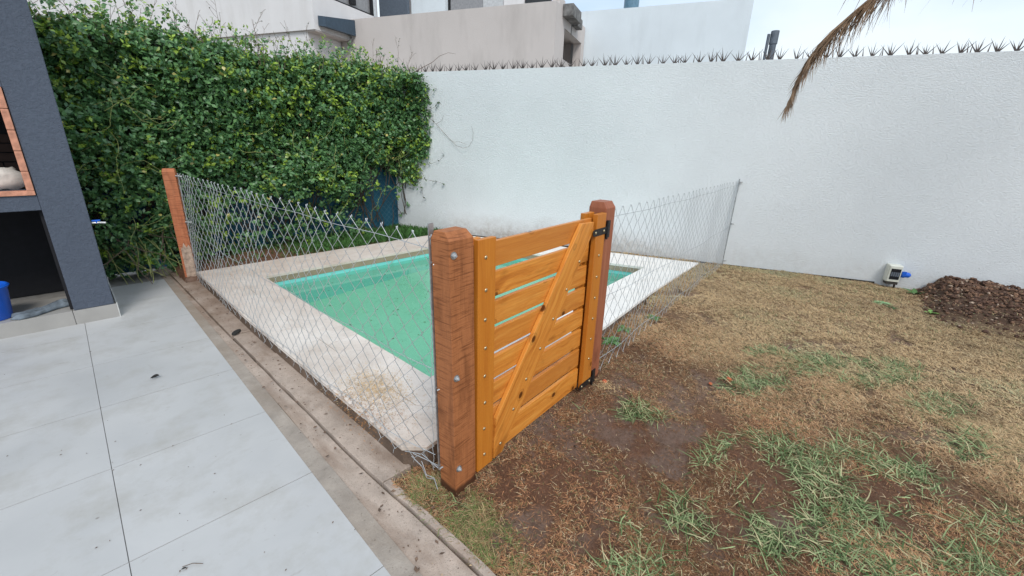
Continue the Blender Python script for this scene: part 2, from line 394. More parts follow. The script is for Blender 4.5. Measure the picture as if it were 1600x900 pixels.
# ------------------------------------------------------------------ pool geometry data
CZ = .12
left_out = [(.775, 5.37), (.783, 4.6), (.788, 3.75), (.812, 2.88), (.836, 2.20), (.850, 1.80), (.858, 1.525)]
lc, rc, li, ri = (.8475, 1.88), (1.50, 1.508), (1.320, 2.22), (1.62, 1.994)
P_OUT = left_out + [(.943, 1.44), (2.85, 1.668), (3.95, 1.83), (5.46, 1.975), (5.19, 2.66), (4.07, 5.46)]
P_IN = [(1.241, 4.76), (1.278, 3.2), (1.329, 1.962), (3.76, 2.23), (4.706, 2.326), (3.71, 4.79)]
def left_x(y):
    p = sorted([(b, a) for a, b in left_out])
    return float(np.interp(y, [q[0] for q in p], [q[1] for q in p]))
def in_poly(x, y, poly):
    r = np.zeros(x.shape, bool); n = len(poly)
    for i in range(n):
        x1, y1 = poly[i]; x2, y2 = poly[(i+1) % n]
        cnd = ((y1 > y) != (y2 > y)) & (x < (x2-x1)*(y-y1)/((y2-y1) if y2 != y1 else 1e-9)+x1); r ^= cnd
    return r
def lerp(a, b, u): return (a[0]+(b[0]-a[0])*u, a[1]+(b[1]-a[1])*u)
def pl(pts):
    pts = [Vector(p) for p in pts]; ds = [0]
    for i in range(1, len(pts)): ds.append(ds[-1]+(pts[i]-pts[i-1]).length)
    def f(u):
        d = u*ds[-1]
        for i in range(1, len(pts)):
            if d <= ds[i]+1e-9:
                q = (d-ds[i-1])/(ds[i]-ds[i-1]); p = pts[i-1].lerp(pts[i], q); return (p.x, p.y)
        return (pts[-1].x, pts[-1].y)
    return f
pool = thing('swimming_pool', 'rectangular in-ground pool with pale stone coping and green water between the hedge and the gate', 'pool', TM(2.8, 3.2, 0))
# side curves: outer, inner, course count, material
sides = [
    (pl(left_out[:5]+[lc]), pl([(1.241, 4.76), (1.278, 3.2), li]), 5, M_COPE),
    (pl([rc, (2.85, 1.668), (3.95, 1.83), (5.46, 1.975)]), pl([ri, (3.76, 2.23), (4.706, 2.326)]), 5, M_COPEW),
    (pl([(5.46, 1.975), (4.07, 5.46)]), pl([(4.706, 2.326), (3.71, 4.79)]), 4, M_COPEW),
    (pl([(4.07, 5.46), (.775, 5.37)]), pl([(3.71, 4.79), (1.241, 4.76)]), 4, M_COPE)]
for fo, fi, n, mt in sides:
    Ls = (Vector(fo(0))-Vector(fo(1))).length
    for course, (v0, v1) in enumerate(((0, .5), (.5, 1))):
        nn = n if (course == 0 or n == 1) else max(1, n-1)
        for k in range(nn):
            gp = .0016/max(Ls, .12); u0, u1 = k/nn+gp, (k+1)/nn-gp; q0 = v0+(.0 if v0 == 0 else .004); q1 = v1-(.004 if v1 < 1 else 0)
            S = 5; vs = []; dz = random.uniform(-.0015, .0015)
            for i in range(S):
                u = u0+(u1-u0)*i/(S-1)
                a = lerp(fo(u), fi(u), q0); b = lerp(fo(u), fi(u), q1)
                vs += [(*a, CZ-.022), (*b, CZ-.022), (*a, CZ+dz), (*b, CZ+dz)]
            fs = []
            for i in range(S-1):
                o0 = 4*i; o1 = o0+4
                fs += [(o0+2, o1+2, o1+3, o0+3), (o0, o1, o1+2, o0+2)[::-1], (o0+1, o0+3, o1+3, o1+1)[::-1], (o0, o0+1, o1+1, o1)]
            fs += [(0, 2, 3, 1), (4*S-4, 4*S-3, 4*S-1, 4*S-2)]
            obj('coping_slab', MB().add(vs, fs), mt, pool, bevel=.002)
mid = lambda a, b: ((a[0]+b[0])/2, (a[1]+b[1])/2)
ml, mr, mc = mid(lc, li), mid(rc, ri), (1.10, 1.71)
g_ = .0018
for poly in ([(lc[0], lc[1]-g_), (.858, 1.525), (.943, 1.443), (rc[0]-g_, rc[1]), (mr[0]-g_, mr[1]-.002), (mc[0]+.06, mc[1]-.03), (mc[0]-.005, mc[1]+.06), (ml[0]-.002, ml[1]-g_)],
             [(ml[0]+.002, ml[1]-g_), (mc[0]-.001, mc[1]+.061), (mc[0]+.063, mc[1]-.026), (mr[0]-g_, mr[1]+.002), (ri[0]-g_, ri[1]), (1.329, 1.962), (li[0], li[1]-g_)]):
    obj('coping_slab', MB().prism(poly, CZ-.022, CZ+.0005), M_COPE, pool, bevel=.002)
# curb under the slabs, basin walls and floor
cx, cy = 2.8, 3.2
def shrink(p, e):
    v = Vector((cx, cy))-Vector(p); v.normalize(); return (p[0]+v.x*e, p[1]+v.y*e)
vo = [shrink(p, .012) for p in P_OUT]; vi = [shrink(p, -.006) for p in P_IN]
# ring as side quads + top ring between matching curves
b = MB()
n = len(vo); b.add([(x, y, -.06) for x, y in vo]+[(x, y, CZ-.023) for x, y in vo], [(i, (i+1) % n, n+(i+1) % n, n+i) for i in range(n)])
for fo, fi, k_, mt in sides:
    S = 9
    for i in range(S-1):
        u, u2 = i/(S-1), (i+1)/(S-1)
        A, B_, C_, D_ = [shrink(fo(u), .012), shrink(fo(u2), .012), fi(u2), fi(u)]
        b.add([(*A, CZ-.0235), (*B_, CZ-.0235), (*C_, CZ-.0235), (*D_, CZ-.0235)], [(0, 1, 2, 3)])
b.add([(*p, CZ-.0237) for p in [shrink(q, .012) for q in (lc, (.858, 1.525), (.943, 1.443), rc)]+[ri, (1.329, 1.962), li]], [tuple(range(7))])
obj('curb', b, M_CURB, pool)
vi2 = [shrink(p, -.004) for p in P_IN]; n = len(vi2)
b = MB().add([(x, y, .035) for x, y in vi2]+[(x, y, CZ-.024) for x, y in vi2], [(i, n+i, n+(i+1) % n, (i+1) % n) for i in range(n)])
obj('waterline_band', b, M_BAND, pool)
vi3 = [shrink(p, -.010) for p in P_IN]
fz = [-.30, -.36, -.42, -.30, -.22, -.155]
b = MB().add([(x, y, fz[i]) for i, (x, y) in enumerate(vi3)]+[(x, y, .0345) for x, y in vi3], [(i, n+i, n+(i+1) % n, (i+1) % n) for i in range(n)])
obj('pool_wall', b, M_AQUA, pool)
b = MB().add([(x, y, fz[i]) for i, (x, y) in enumerate(vi3)]+[(2.6, 3.3, -.30)], [(i, (i+1) % n, n) for i in range(n)])
obj('pool_floor', b, M_FLOOR, pool)
# debris lying on the pool floor
obj('water', MB().add([(x, y, -.005) for x, y in [shrink(p, -.009) for p in P_IN]], [tuple(range(n))]), M_WATER, kind='structure')
b = MB()
for i in range(170):
    x, y = random.uniform(1.4, 4.2), random.uniform(2.1, 4.7)
    if x > 4.6-.41*(y-2.3): continue
    s_ = random.uniform(.006, .016); a = random.uniform(0, 6.3)
    b.add([(x+s_*math.cos(a+t)*f, y+s_*math.sin(a+t), -.001+.0) for t, f in ((0, 1), (1.8, .6), (3.1, 1), (4.8, .6))], [(0, 1, 2, 3)])
obj('floating_debris', b, simple('wet_leaf_bits', (.05, .12, .05), .6), None, label='scattered tiny dark leaf bits floating on the green pool water', cat='debris', kind='stuff')

# ------------------------------------------------------------------ patio
b = MB().box(-4.2, .531, -3.2, 6.3, -.06, -.006)
patio = obj('patio', b, M_MORTAR, kind='structure')
T = .66; tb = MB().box(-T/2+.0015, T/2-.0015, -T/2+.002, T/2-.002, -.006, .004); tm = tb.mesh('tile'); tm.materials.append(M_TILE)
for i in range(6):
    for j in range(14):
        x = .203-T*i; y = 1.459+T*(j-7)+.003
        if y > 5.9 or (y > 4.9 and i > 0 and x < -.2 and y > 5.2): continue
        obj('tile', tm, None, patio, TM(x, y, -.004+random.uniform(-.0004, .0004)), bevel=0)
b = MB().prism([(.5315, -3), (.62, -3), (.612, 2.0), (.590, 5.9), (.5315, 5.9)], -.07, -.002)
obj('cement_band', b, M_STRIPB, None, kind='structure')
gx = [(-3, .95), (.2, .82), (.95, .705), (1.29, .742), (1.69, .715), (2.6, .693), (3.62, .663), (5.33, .625), (6, .61)]
gx = [(-3, .80), (.95, .762), (1.29, .742), (1.69, .718), (2.6, .693), (3.62, .663), (5.33, .625), (6, .61)]
def groove(y): return float(np.interp(y, [q[0] for q in gx], [q[1] for q in gx]))
def strip_piece(name, y0, y1, fa, fb, z0, z1, mat, seg=10, jit=.003):
    L_ = []; R_ = []
    for i in range(seg+1):
        y = y0+(y1-y0)*i/seg; L_.append((fa(y)+random.uniform(-jit, jit)*(0 < i < seg), y)); R_.append((fb(y)+random.uniform(-jit, jit)*(0 < i < seg), y))
    poly = R_+L_[::-1]
    return obj(name, MB().prism(poly, z0, z1), mat, None, kind='structure', bevel=.003)
inner = lambda y: float(np.interp(y, [-3, 2, 5.9], [.6215, .6135, .5915]))
strip_piece('concrete_strip', 3.14, 5.95, inner, lambda y: groove(y)-.001, -.07, -.010, M_STRIP)
strip_piece('concrete_strip', .2, 3.135, inner, lambda y: groove(y)-.0015, -.07, -.008, M_STRIP, 14)
strip_piece('concrete_strip', -3, .195, inner, lambda y: groove(y)-.0015, -.07, -.009, M_STRIP, 14)
strip_piece('paving_slab', 3.70, 6.0, lambda y: groove(y)+.004, lambda y: left_x(y)+.03, -.07, .006, M_STRIP)
strip_piece('paving_slab', 3.16, 3.69, lambda y: groove(y)+.014, lambda y: left_x(y)+.03, -.07, .001, M_STRIP, 4)
strip_piece('paving_slab', 1.50, 3.15, lambda y: groove(y)+.005, lambda y: left_x(y)+.03, -.07, .009, M_STRIP, 14)
strip_piece('paving_slab', .6, 1.495, lambda y: groove(y)+.006, lambda y: groove(y)+.042, -.07, .007, M_STRIP)
obj('groove_bed', MB().box(.60, .80, -3, 6, -.09, -.034), M_BLACKSCR, None, kind='structure')
# a thin cement crack line on the near slab is a recessed joint between two pours
# ------------------------------------------------------------------ soil
def soil_h(x, y):
    s = np.clip((x-1.8)/3.2, 0, 1); s = s*s*(3-2*s); z = .105*s*np.clip((y+1.5)/2.5, .3, 1)
    s2 = np.clip((y-4.9)/.5, 0, 1); z = np.maximum(z, .10*s2*np.clip((x-.2)/.8, 0, 1))
    z = z + .030*(fbm(x, y, 1.3, 3, 3)-.5) + .026*(fbm(x, y, 6, 4, 9)-.5) + .012*(fbm(x, y, 24, 3, 19)-.5)
    # heap of dug earth against the wall
    t = (x-WO.x)*WD.x+(y-WO.y)*WD.y; o = (x-WO.x)*WN.x+(y-WO.y)*WN.y
    q_ = np.clip((t-1.95-.30*o+.12*(fbm(x, y, 4, 3, 35)-.5))/.26, 0, 1); q_ = q_*q_*(3-2*q_)
    h = q_*np.exp(-np.clip(t-2.45, 0, 9)**2/.75)*np.clip(1+(o+.12)/1.15, 0, 1)**.9*.195
    h = h*(.75+.6*fbm(x, y, 5, 4, 31))
    hm = np.clip(h*14, 0, 1); h = h+hm*.095*(fbm(x, y, 13, 4, 41)-.45)
    return z+np.maximum(h, 0), hm
zones_green = [(1190,720,95,40),(1130,735,60,25),(1300,760,110,60),(1260,840,130,50),(1190,820,60,40),(1040,820,70,45),(1375,590,70,22),(1280,575,60,18),(1180,600,55,22),(1560,850,90,50),(1520,700,40,25),(1400,760,70,40),(1000,890,60,25),(1010,650,40,10),(960,640,60,12),(1440,885,100,40),(1200,560,40,12),(1470,640,60,20),(1330,700,50,20),(640,770,35,40),(680,800,45,30),(650,840,30,30)]
def proj(x, y, z):
    c, s = math.cos(YAW), math.sin(YAW); cp, sp = math.cos(PIT), math.sin(PIT); cr, sr = math.cos(ROL), math.sin(ROL)
    z = z-HC; X = x*c+y*s; Yf = -x*s+y*c; Y = -(z*cp+Yf*sp); Z = np.maximum(Yf*cp-z*sp, .01)
    return 800+FPX*(cr*X-sr*Y)/Z, 450+FPX*(sr*X+cr*Y)/Z
def gpoint(u, v, z=0.):
    d = cam_dir(u-800, v-450, FPX); t = (z-HC)/d.z; return d.x*t, d.y*t
# green patches given once as ground discs (centre and radii in metres)
GREEN = []
for (u, v, a, b_) in zones_green:
    c0 = gpoint(u, v); c1 = gpoint(u+a, v); c2 = gpoint(u, v-b_)
    e1 = (c1[0]-c0[0], c1[1]-c0[1]); e2 = (c2[0]-c0[0], c2[1]-c0[1]); GREEN.append((c0, e1, e2))
def green_mask(x, y):
    m = np.zeros(np.shape(x))
    for c0, e1, e2 in GREEN:
        det = e1[0]*e2[1]-e1[1]*e2[0]; dx = x-c0[0]; dy = y-c0[1]
        a = (dx*e2[1]-dy*e2[0])/det; b_ = (dy*e1[0]-dx*e1[1])/det; m = np.maximum(m, np.clip(1.3-(a*a+b_*b_), 0, 1))
    return m*np.clip((fbm(x, y, 7, 3, 77)-.36)*5, 0, 1)
def tan_mask(x, y):   # dry straw coloured lawn: toward the wall and the right
    d = np.clip((x*.8-y*.35-1.75+1.6*(fbm(x, y, 1.1, 3, 55)-.5))/1.2, 0, 1)
    d = np.maximum(d, np.clip((x-3.0+1.6*(fbm(x, y, 1.6, 3, 56)-.5))/1.0, 0, 1)); return d
def mud_mask(x, y):   # bare wet mud
    f = fbm(x, y, 2.6, 4, 66); near = np.exp(-(((x-1.9)/1.0)**2+((y-.75)/.75)**2))
    return np.clip((f-.60+.13*near)*10, 0, 1)*np.clip((fbm(x, y, 9, 3, 166)-.42)*8, 0, 1)
dx = .024
xs = np.arange(.66, 7.2, dx); ys = np.arange(-3.2, 7.0, dx); X, Y = np.meshgrid(xs, ys); Z, HM = soil_h(X, Y)
edge = np.interp(Y, [q[0] for q in gx], [q[1] for q in gx])+.045
inn = in_poly(X, Y, [shrink(p, .05) for p in P_OUT])
stripz = (Y > 1.47) & (Y < 5.42) & (X < 1.2)
far_n = .02*(fbm(X, Y, 9, 3, 88)-.5)
low = (X < edge+far_n) | stripz | inn
tn = tan_mask(X, Y); md = mud_mask(X, Y); gm = green_mask(X, Y)
base = np.stack([np.full(X.shape, .215), np.full(X.shape, .106), np.full(X.shape, .064)], -1)
tanc = np.array([.34, .225, .125]); mudc = np.array([.27, .185, .145]); hc = np.array([.12, .072, .05])
base = base*(1-tn[..., None])+tanc*tn[..., None]; base = base*(1-md[..., None]*.85)+mudc*md[..., None]*.85
base = base*(1-gm[..., None]*.4)+np.array([.10, .10, .045])*gm[..., None]*.4; base = base*(1-HM[..., None])+hc*HM[..., None]
Z = Z*(1-.35*md)-.004*md
Z = np.where(low, -.05, Z)
hgt, wid = X.shape; V = np.stack([X, Y, Z], -1).reshape(-1, 3); idx = np.arange(hgt*wid).reshape(hgt, wid)
F = np.stack([idx[:-1, :-1], idx[:-1, 1:], idx[1:, 1:], idx[1:, :-1]], -1)
inn2 = in_poly(X, Y, [shrink(p, .12) for p in P_OUT]); fk = ~(inn2[:-1, :-1] & inn2[1:, 1:] & inn2[1:, :-1] & inn2[:-1, 1:])
me = np_mesh('soil', V, F[fk], base.reshape(-1, 3), True); me.materials.append(M_SOIL)
obj('soil', me, None, None, kind='structure')
ob = MB().box(7.17, 9.2, -5.2, 8.7, -.2, -.02); ob.box(-5.7, 7.2, -5.2, -3.15, -.2, -.02); ob.box(-5.7, 7.2, 6.95, 8.7, -.2, -.02); ob.box(-5.7, -4.15, -3.2, 7., -.2, -.02); ob.box(-4.2, .7, 6.25, 7.0, -.2, -.01)
obj('terrain', ob, M_GROUND, None, kind='structure')

# ------------------------------------------------------------------ grass blades (numpy)
def blades(n, region, accept, length, width, col, flat, name, label, seg=2, cat='grass'):
    x0, x1, y0, y1 = region
    x = rng.uniform(x0, x1, n); y = rng.uniform(y0, y1, n)
    p = accept(x, y); k = rng.random(n) < p
    u, v_ = proj(x, y, np.zeros_like(x)); Yf = -x*math.sin(YAW)+y*math.cos(YAW)
    k &= (u > -220) & (u < 2300) & (v_ < 1250) & (Yf > .2)
    x, y = x[k], y[k]; n = len(x); z, hm = soil_h(x, y)
    md_ = mud_mask(x, y); z = z*(1-.35*md_)-.004*md_
    a = rng.uniform(0, 2*PI, n); Ln = rng.uniform(*length, n); Wd = rng.uniform(*width, n)
    el = np.clip(rng.normal(flat, .30, n), -.05, 1.35)
    dh = np.cos(el); dv = np.sin(el); ca, sa = np.cos(a), np.sin(a); bend = rng.uniform(-.5, .7, n)
    pts = []
    for i in range(seg+1):
        q = i/seg; drop = -.45*q*q*Ln*np.where(el > .5, 1, .2)
        cx_ = x+ca*dh*Ln*q+(-sa)*bend*Ln*q*q*.4; cy_ = y+sa*dh*Ln*q+ca*bend*Ln*q*q*.4; cz_ = np.maximum(z+dv*Ln*q+drop, z-.004)+.003
        wv = Wd*(1-q**1.7)*.5
        if i < seg: pts += [np.stack([cx_-sa*wv, cy_+ca*wv, cz_], -1), np.stack([cx_+sa*wv, cy_-ca*wv, cz_+wv*.5], -1)]
        else: pts += [np.stack([cx_, cy_, cz_], -1)]
    K = 2*seg+1; V = np.stack(pts, 1).reshape(-1, 3); b0_ = (np.arange(n)*K)[:, None]
    tri = []
    for i in range(seg-1): tri += [[2*i, 2*i+1, 2*i+3], [2*i, 2*i+3, 2*i+2]]
    tri += [[2*seg-2, 2*seg-1, 2*seg]]
    F = np.concatenate([b0_+np.array(t)[None, :] for t in tri], 0)
    cc = np.repeat(col(x, y, n), K, 0)
    me = np_mesh(name, V, F, cc); me.materials.append(M_BLADE)
    return obj(name, me, None, None, label=label, cat=cat, kind='stuff')
def clear(x, y):
    e = np.interp(y, [q[0] for q in gx], [q[1] for q in gx])+.03
    t = (x-WO.x)*WD.x+(y-WO.y)*WD.y; o = (x-WO.x)*WN.x+(y-WO.y)*WN.y
    ok = ~in_poly(x, y, P_OUT) & (x > e) & ~((y > 1.47) & (y < 5.42) & (x < 1.2)) & (o < -.02)
    return ok.astype(float)
def dry_acc(x, y):
    _, hm = soil_h(x, y); f = fbm(x, y, 5, 4, 91)
    return clear(x, y)*np.clip(.55+tan_mask(x, y)*.5+(f-.5)*2.4, .08, 1)*(1-.72*mud_mask(x, y))*(1-.95*np.clip(hm*2, 0, 1))
def dry_col(x, y, n):
    t = tan_mask(x, y)[:, None]; f = fbm(x, y, 2.2, 4, 17)[:, None]
    a = np.array([.38, .195, .10]); b_ = np.array([.78, .55, .31]); c = a*(1-t)+b_*t
    r = rng.random((n, 1)); f2 = fbm(x, y, 1.2, 3, 23)[:, None]; c = c*(.62+.75*r)*(.15+1.7*f)*(.45+1.1*f2)
    c = np.where(rng.random((n, 1)) < .22*(1-.75*t), np.array([.085, .050, .030])*(.6+r), c)  # some blades dark brown, shadows in the thatch put into the colour
    k = (rng.random((n, 1)) < .10); c = np.where(k, np.array([.62, .49, .30]), c)
    g_ = (rng.random((n, 1)) < .10*np.clip(f*3-.9, 0, 1)); c = np.where(g_, np.array([.17, .19, .08]), c)
    return np.clip(c, .02, 1)*np.minimum(1, .60/np.maximum(c[:, :1], .01))
NEAR = (.7, 3.6, -1.9, 1.7)
blades(520000, NEAR, dry_acc, (.012, .040), (.0010, .0026), dry_col, .18, 'dry_grass', 'short dry brown grass thatch on the damp soil around the wooden gate')
blades(520000, (2.6, 7.1, -3.2, 3.4), dry_acc, (.018, .055), (.0020, .0042), dry_col, .25, 'dry_grass', 'straw coloured dead lawn stretching to the foot of the white wall')
def gr_acc(x, y): return clear(x, y)*green_mask(x, y)
def gr_col(x, y, n):
    r = rng.random((n, 1)); a = np.array([.055, .100, .032]); b_ = np.array([.37, .45, .22]); c = a*(1-r)+b_*r**1.3
    k = rng.random((n, 1)) < .15; return np.where(k, np.array([.46, .42, .24]), c)
blades(120000, (.9, 5.5, -1.9, 1.6), gr_acc, (.04, .13), (.0025, .0058), gr_col, .25, 'green_grass', 'flattened green grass clumps scattered over the muddy ground at lower right', 3)
def corner_acc(x, y):
    return np.maximum(clear(x, y), ((y>1.38)&(y<1.56)&(x>.74)&(x<.86)).astype(float))*np.clip(1.35-(((x-.86)/.14)**2+((y-1.12)/.36)**2), 0, 1)*np.clip((fbm(x, y, 12, 3, 141)-.36)*5, .08, 1)*np.where((y>1.36)&(x<.80), .4, 1)
def corner_col(x, y, n):
    r = rng.random((n, 1)); c = np.where(rng.random((n, 1)) < .45, np.array([.16, .21, .07]), np.array([.34, .25, .13])); return c*(.6+.7*r)
blades(34000, (.70, 1.3, .45, 1.6), corner_acc, (.02, .065), (.0016, .0036), corner_col, .35, 'grass_verge', 'fine mixed green and brown grass growing at the foot of the near gate post', 2)
def back_acc(x, y): return clear(x, y)*np.clip((y-5.3)*3, 0, 1)*np.clip((x-1.6)*.9, .05, 1)
def back_col(x, y, n): return np.array([.055, .13, .035])*(.5+1.2*rng.random((n, 1)))
blades(30000, (.8, 4.3, 5.4, 6.5), back_acc, (.05, .17), (.004, .010), back_col, 1.0, 'green_grass', 'dark green grass strip between the far pool coping and the blue screen', 2)
def sc_acc(x, y):
    return clear(x, y)*.16*(np.clip(fbm(x, y, 2.4, 3, 121)*3-1.45, 0, 1))
blades(60000, (1.5, 6.8, -1.9, 2.6), sc_acc, (.03, .08), (.002, .004), gr_col, .4, 'green_grass', 'sparse single green blades coming up through the dead brown lawn', 2)

# small lumps of soil and mud plates
ico = []
def clod(mb, x, y, z, r, seed):
    rr = random.Random(seed); n1, n2 = 6, 4; vs = []; 
    sx, sy, sz = rr.uniform(.7, 1.4), rr.uniform(.7, 1.3), rr.uniform(.5, .9); a0 = rr.uniform(0, 6)
    for i in range(1, n2):
        ph = PI*i/n2
        for k in range(n1):
            t = 2*PI*k/n1+a0; q = r*rr.uniform(.7, 1.25); vs.append((x+q*sx*math.sin(ph)*math.cos(t), y+q*sy*math.sin(ph)*math.sin(t), z+q*sz*math.cos(ph)))
    vs += [(x, y, z+r*sz), (x, y, z-r*sz)]; m_ = (n2-1)*n1; fs = []
    for i in range(n2-2):
        for k in range(n1): fs.append((i*n1+k, i*n1+n1+k, i*n1+n1+(k+1) % n1, i*n1+(k+1) % n1))
    for k in range(n1): fs += [(m_, k, (k+1) % n1), (m_+1, (n2-2)*n1+(k+1) % n1, (n2-2)*n1+k)]
    mb.add(vs, fs)
heap = thing('earth_heap', 'dark brown heap of dug earth and clods piled against the white wall at right', 'soil heap', TM(*gpoint(1520, 470), 0))
tones = [('dark_clods', (.095, .048, .030), 1500), ('brown_clods', (.22, .12, .072), 2200), ('pale_stones', (.42, .31, .23), 260)]
for nm, colr, cnt in tones:
    mb = MB()
    for i in range(cnt):
        t = random.uniform(1.75, 3.7); o = -abs(random.gauss(.0, .55))-.03
        if o < -1.3: continue
        p = wpt(t, o, 0); z, hm = soil_h(np.array([p.x]), np.array([p.y]))
        if hm[0] < .12: continue
        clod(mb, p.x, p.y, float(z[0])+.006, random.uniform(.005, .024)*(1.0 if 'dark' in nm else .7), random.random())
    obj(nm, mb, simple(nm, colr, .9, 0, .3, 40, .6, 60), heap, kind='stuff')
mb = MB()
for i in range(420):
    x, y = random.uniform(.95, 4.5), random.uniform(-1.2, 1.5)
    if not clear(np.array([x]), np.array([y]))[0]: continue
    clod(mb, x, y, float(soil_h(np.array([x]), np.array([y]))[0][0]), random.uniform(.003, .010), random.random())
obj('soil_crumbs', mb, simple('soil_crumb', (.14, .085, .06), .9, 0, .4, 40), None, label='small crumbs of brown soil strewn over the muddy ground by the gate', cat='soil crumbs', kind='stuff')

# ------------------------------------------------------------------ gate posts and gate
GA = math.atan2(.106, .994); GM = TM(1.058, 1.214, 0, GA)
def post_mesh(sx, sy, h, ch, cz):
    m = MB(); x0, x1, y0, y1 = 0, sx, 0, sy
    ring = lambda e, z: [(x0+e, y0+e, z), (x1-e, y0+e, z), (x1-e, y1-e, z), (x0+e, y1-e, z)]
    m.v = ring(0, -.05)+ring(0, h-cz)+[(x0+ch*.35, y0+ch*1.1, h), (x1-ch*.35, y0+ch*1.1, h), (x1-ch*.35, y1-ch*.4, h), (x0+ch*.35, y1-ch*.4, h)]
    m.f = [(0, 1, 5, 4), (1, 2, 6, 5), (2, 3, 7, 6), (3, 0, 4, 7), (4, 5, 9, 8), (5, 6, 10, 9), (6, 7, 11, 10), (7, 4, 8, 11), (8, 9, 10, 11), (3, 2, 1, 0)]
    return m
def hexbolt(parent, M):
    """washer + hex nut + stud, axis along local z"""
    b = MB().lathe([(.0145, 0), (.0145, .003)], 18); o = obj('bolt', b, M_STEEL, parent, M)
    obj('nut', MB().lathe([(.0095, .003), (.0095, .010)], 6).lathe([(.0045, .010), (.004, .017)], 10), M_ZINC, o, M)
    return o
FACE = Matrix.Rotation(PI/2, 4, 'X')       # local z -> -y (towards the viewer side)
PM1 = TM(.925, 1.199, 0, GA, 0, -.012)
p1 = thing('gate_post', 'thick reddish rough-sawn post nearest the camera, left of the gate, with three bolts', 'post', PM1, 'wooden gate posts')
obj('timber', post_mesh(.127, .097, 1.190, .026, .030), M_POST, p1, PM1, bevel=.002)
for x, z in ((.020, 1.108), (.019, .600), (.020, .150)):
    hexbolt(p1, PM1 @ Matrix.Translation((x, 0, z)) @ FACE)
obj('steel_bar', MB().box(-.006, .018, .099, .104, .1, 1.215), M_STEEL, p1, PM1)
G2 = GM @ Matrix.Translation((1.085, .004, 0))
p2 = thing('gate_post', 'smooth reddish post behind the black hinges on the far side of the gate', 'post', G2, 'wooden gate posts')
obj('timber', post_mesh(.118, .11, 1.195, .02, .035), M_POST2, p2, G2, bevel=.002)

gate = thing('garden_gate', 'low orange varnished wooden gate with eight slats and a diagonal brace', 'gate', GM)
def gp_(name, mb, mat, M, **k): return obj(name, mb, mat, gate, GM @ M, bevel=k.pop('bevel', .0025), **k)
SF, SB = .026, .048     # slat front and back
st_h = 1.10
gp_('stile', MB().box(0, .107, 0, .024, -.55, .55), M_GATEV, TM(.006, 0, .593))
gp_('back_stile', MB().box(0, .075, 0, .024, -.535, .545), M_GATEV, TM(.000, SB+.001, .593))
gp_('stile', MB().box(0, .108, 0, .030, -.555, .55), M_GATEV, TM(.967, -.006, .590))
gp_('back_stile', MB().box(0, .105, 0, .030, -.555, .55), M_GATEV, TM(.925, SB+.001, .593))
for i in range(8):
    top = 1.118-.134*i; h = .110 if i < 7 else .132
    if i == 7: top = .178
    ex = random.uniform(-.004, .004); th = random.uniform(-.003, .003)
    mb = MB(); x0, x1 = .012, .958+ex
    if i >= 2 and i < 7: x1 = .953+ex
    mb.box(-(x1-x0)/2, (x1-x0)/2, 0, SB-SF, -h/2, h/2)
    gp_('slat', mb, M_GATE, TM((x0+x1)/2, SF, top-h/2, 0, 0, th))
# brace (long axis local x)
ba = math.atan2(1.103-.270, .80-.136); cb, sb_ = math.cos(ba), math.sin(ba)
poly = [(.140, .262), (.123, .10), (.125, .043), (.188, .046), (.945, 1.045), (.945, 1.102), (.812, 1.108)]
cxx, czz = .53, .57
lp = [((x-cxx)*cb+(z-czz)*sb_, -(x-cxx)*sb_+(z-czz)*cb) for x, z in poly]
mb = MB(); n_ = len(lp); mb.v = [(a, .0, c) for a, c in lp]+[(a, .0225, c) for a, c in lp]
mb.f = [tuple(range(n_)), tuple(range(n_, 2*n_))[::-1]]+[(i, n_+i, n_+(i+1) % n_, (i+1) % n_) for i in range(n_)]
gp_('brace', mb, M_GATE, TM(cxx, .002, czz, 0, 0, -ba))
# carriage bolts
dome = MB().lathe([(.0085, 0), (.008, .0022), (.0055, .0042), (.001, .005)], 12).mesh('bolt', True); dome.materials.append(M_BRASS)
for i in range(8):
    z = [1.068, .93, .80, .668, .534, .398, .262, .118][i]
    gp_('bolt', dome, None, TM(.050+.003*(i % 2), 0, z) @ FACE, bevel=0)
    if 0 < i < 7: gp_('bolt', dome, None, TM(1.022+.002*(i % 2), -.006, z-.03) @ FACE, bevel=0)
for x, z in ((.815, .902), (.700, .770), (.585, .637), (.478, .506), (.366, .377), (.268, .252), (.172, .106)):
    gp_('bolt', dome, None, TM(x, .002, z) @ FACE, bevel=0)
# hinges: strap on the stile, plate on the post
for z, nm in ((1.040, 'upper'), (.062, 'lower')):
    y_ = -.0085
    mb = MB()
    pts = [(.925, -.012), (.945, -.020), (1.092, -.020), (1.092, .020), (.945, .020), (.925, .012)]
    n_ = 6; mb.v = [(x, y_, z+c) for x, c in pts]+[(x, -.0062, z+c) for x, c in pts]
    mb.f = [tuple(range(6)), tuple(range(6, 12))[::-1]]+[(i, 6+i, 6+(i+1) % 6, (i+1) % 6) for i in range(6)]
    hg = obj('hinge', mb, M_BLACK, gate, GM @ Matrix.Translation((0, -.001, 0)))
    obj('hinge_plate', MB().box(1.098, 1.140, -.0105+.006, .0025, z-.05, z+.05), M_BLACK, hg, GM)
    obj('hinge_knuckle', MB().tube([(1.094, -.009, z-.055), (1.094, -.009, z+.055)], .007, 10), M_BLACK, hg, GM)
    for x in (.955, 1.052): obj('bolt', dome, M_BRASS, hg, GM @ TM(x, -.0095, z) @ FACE)
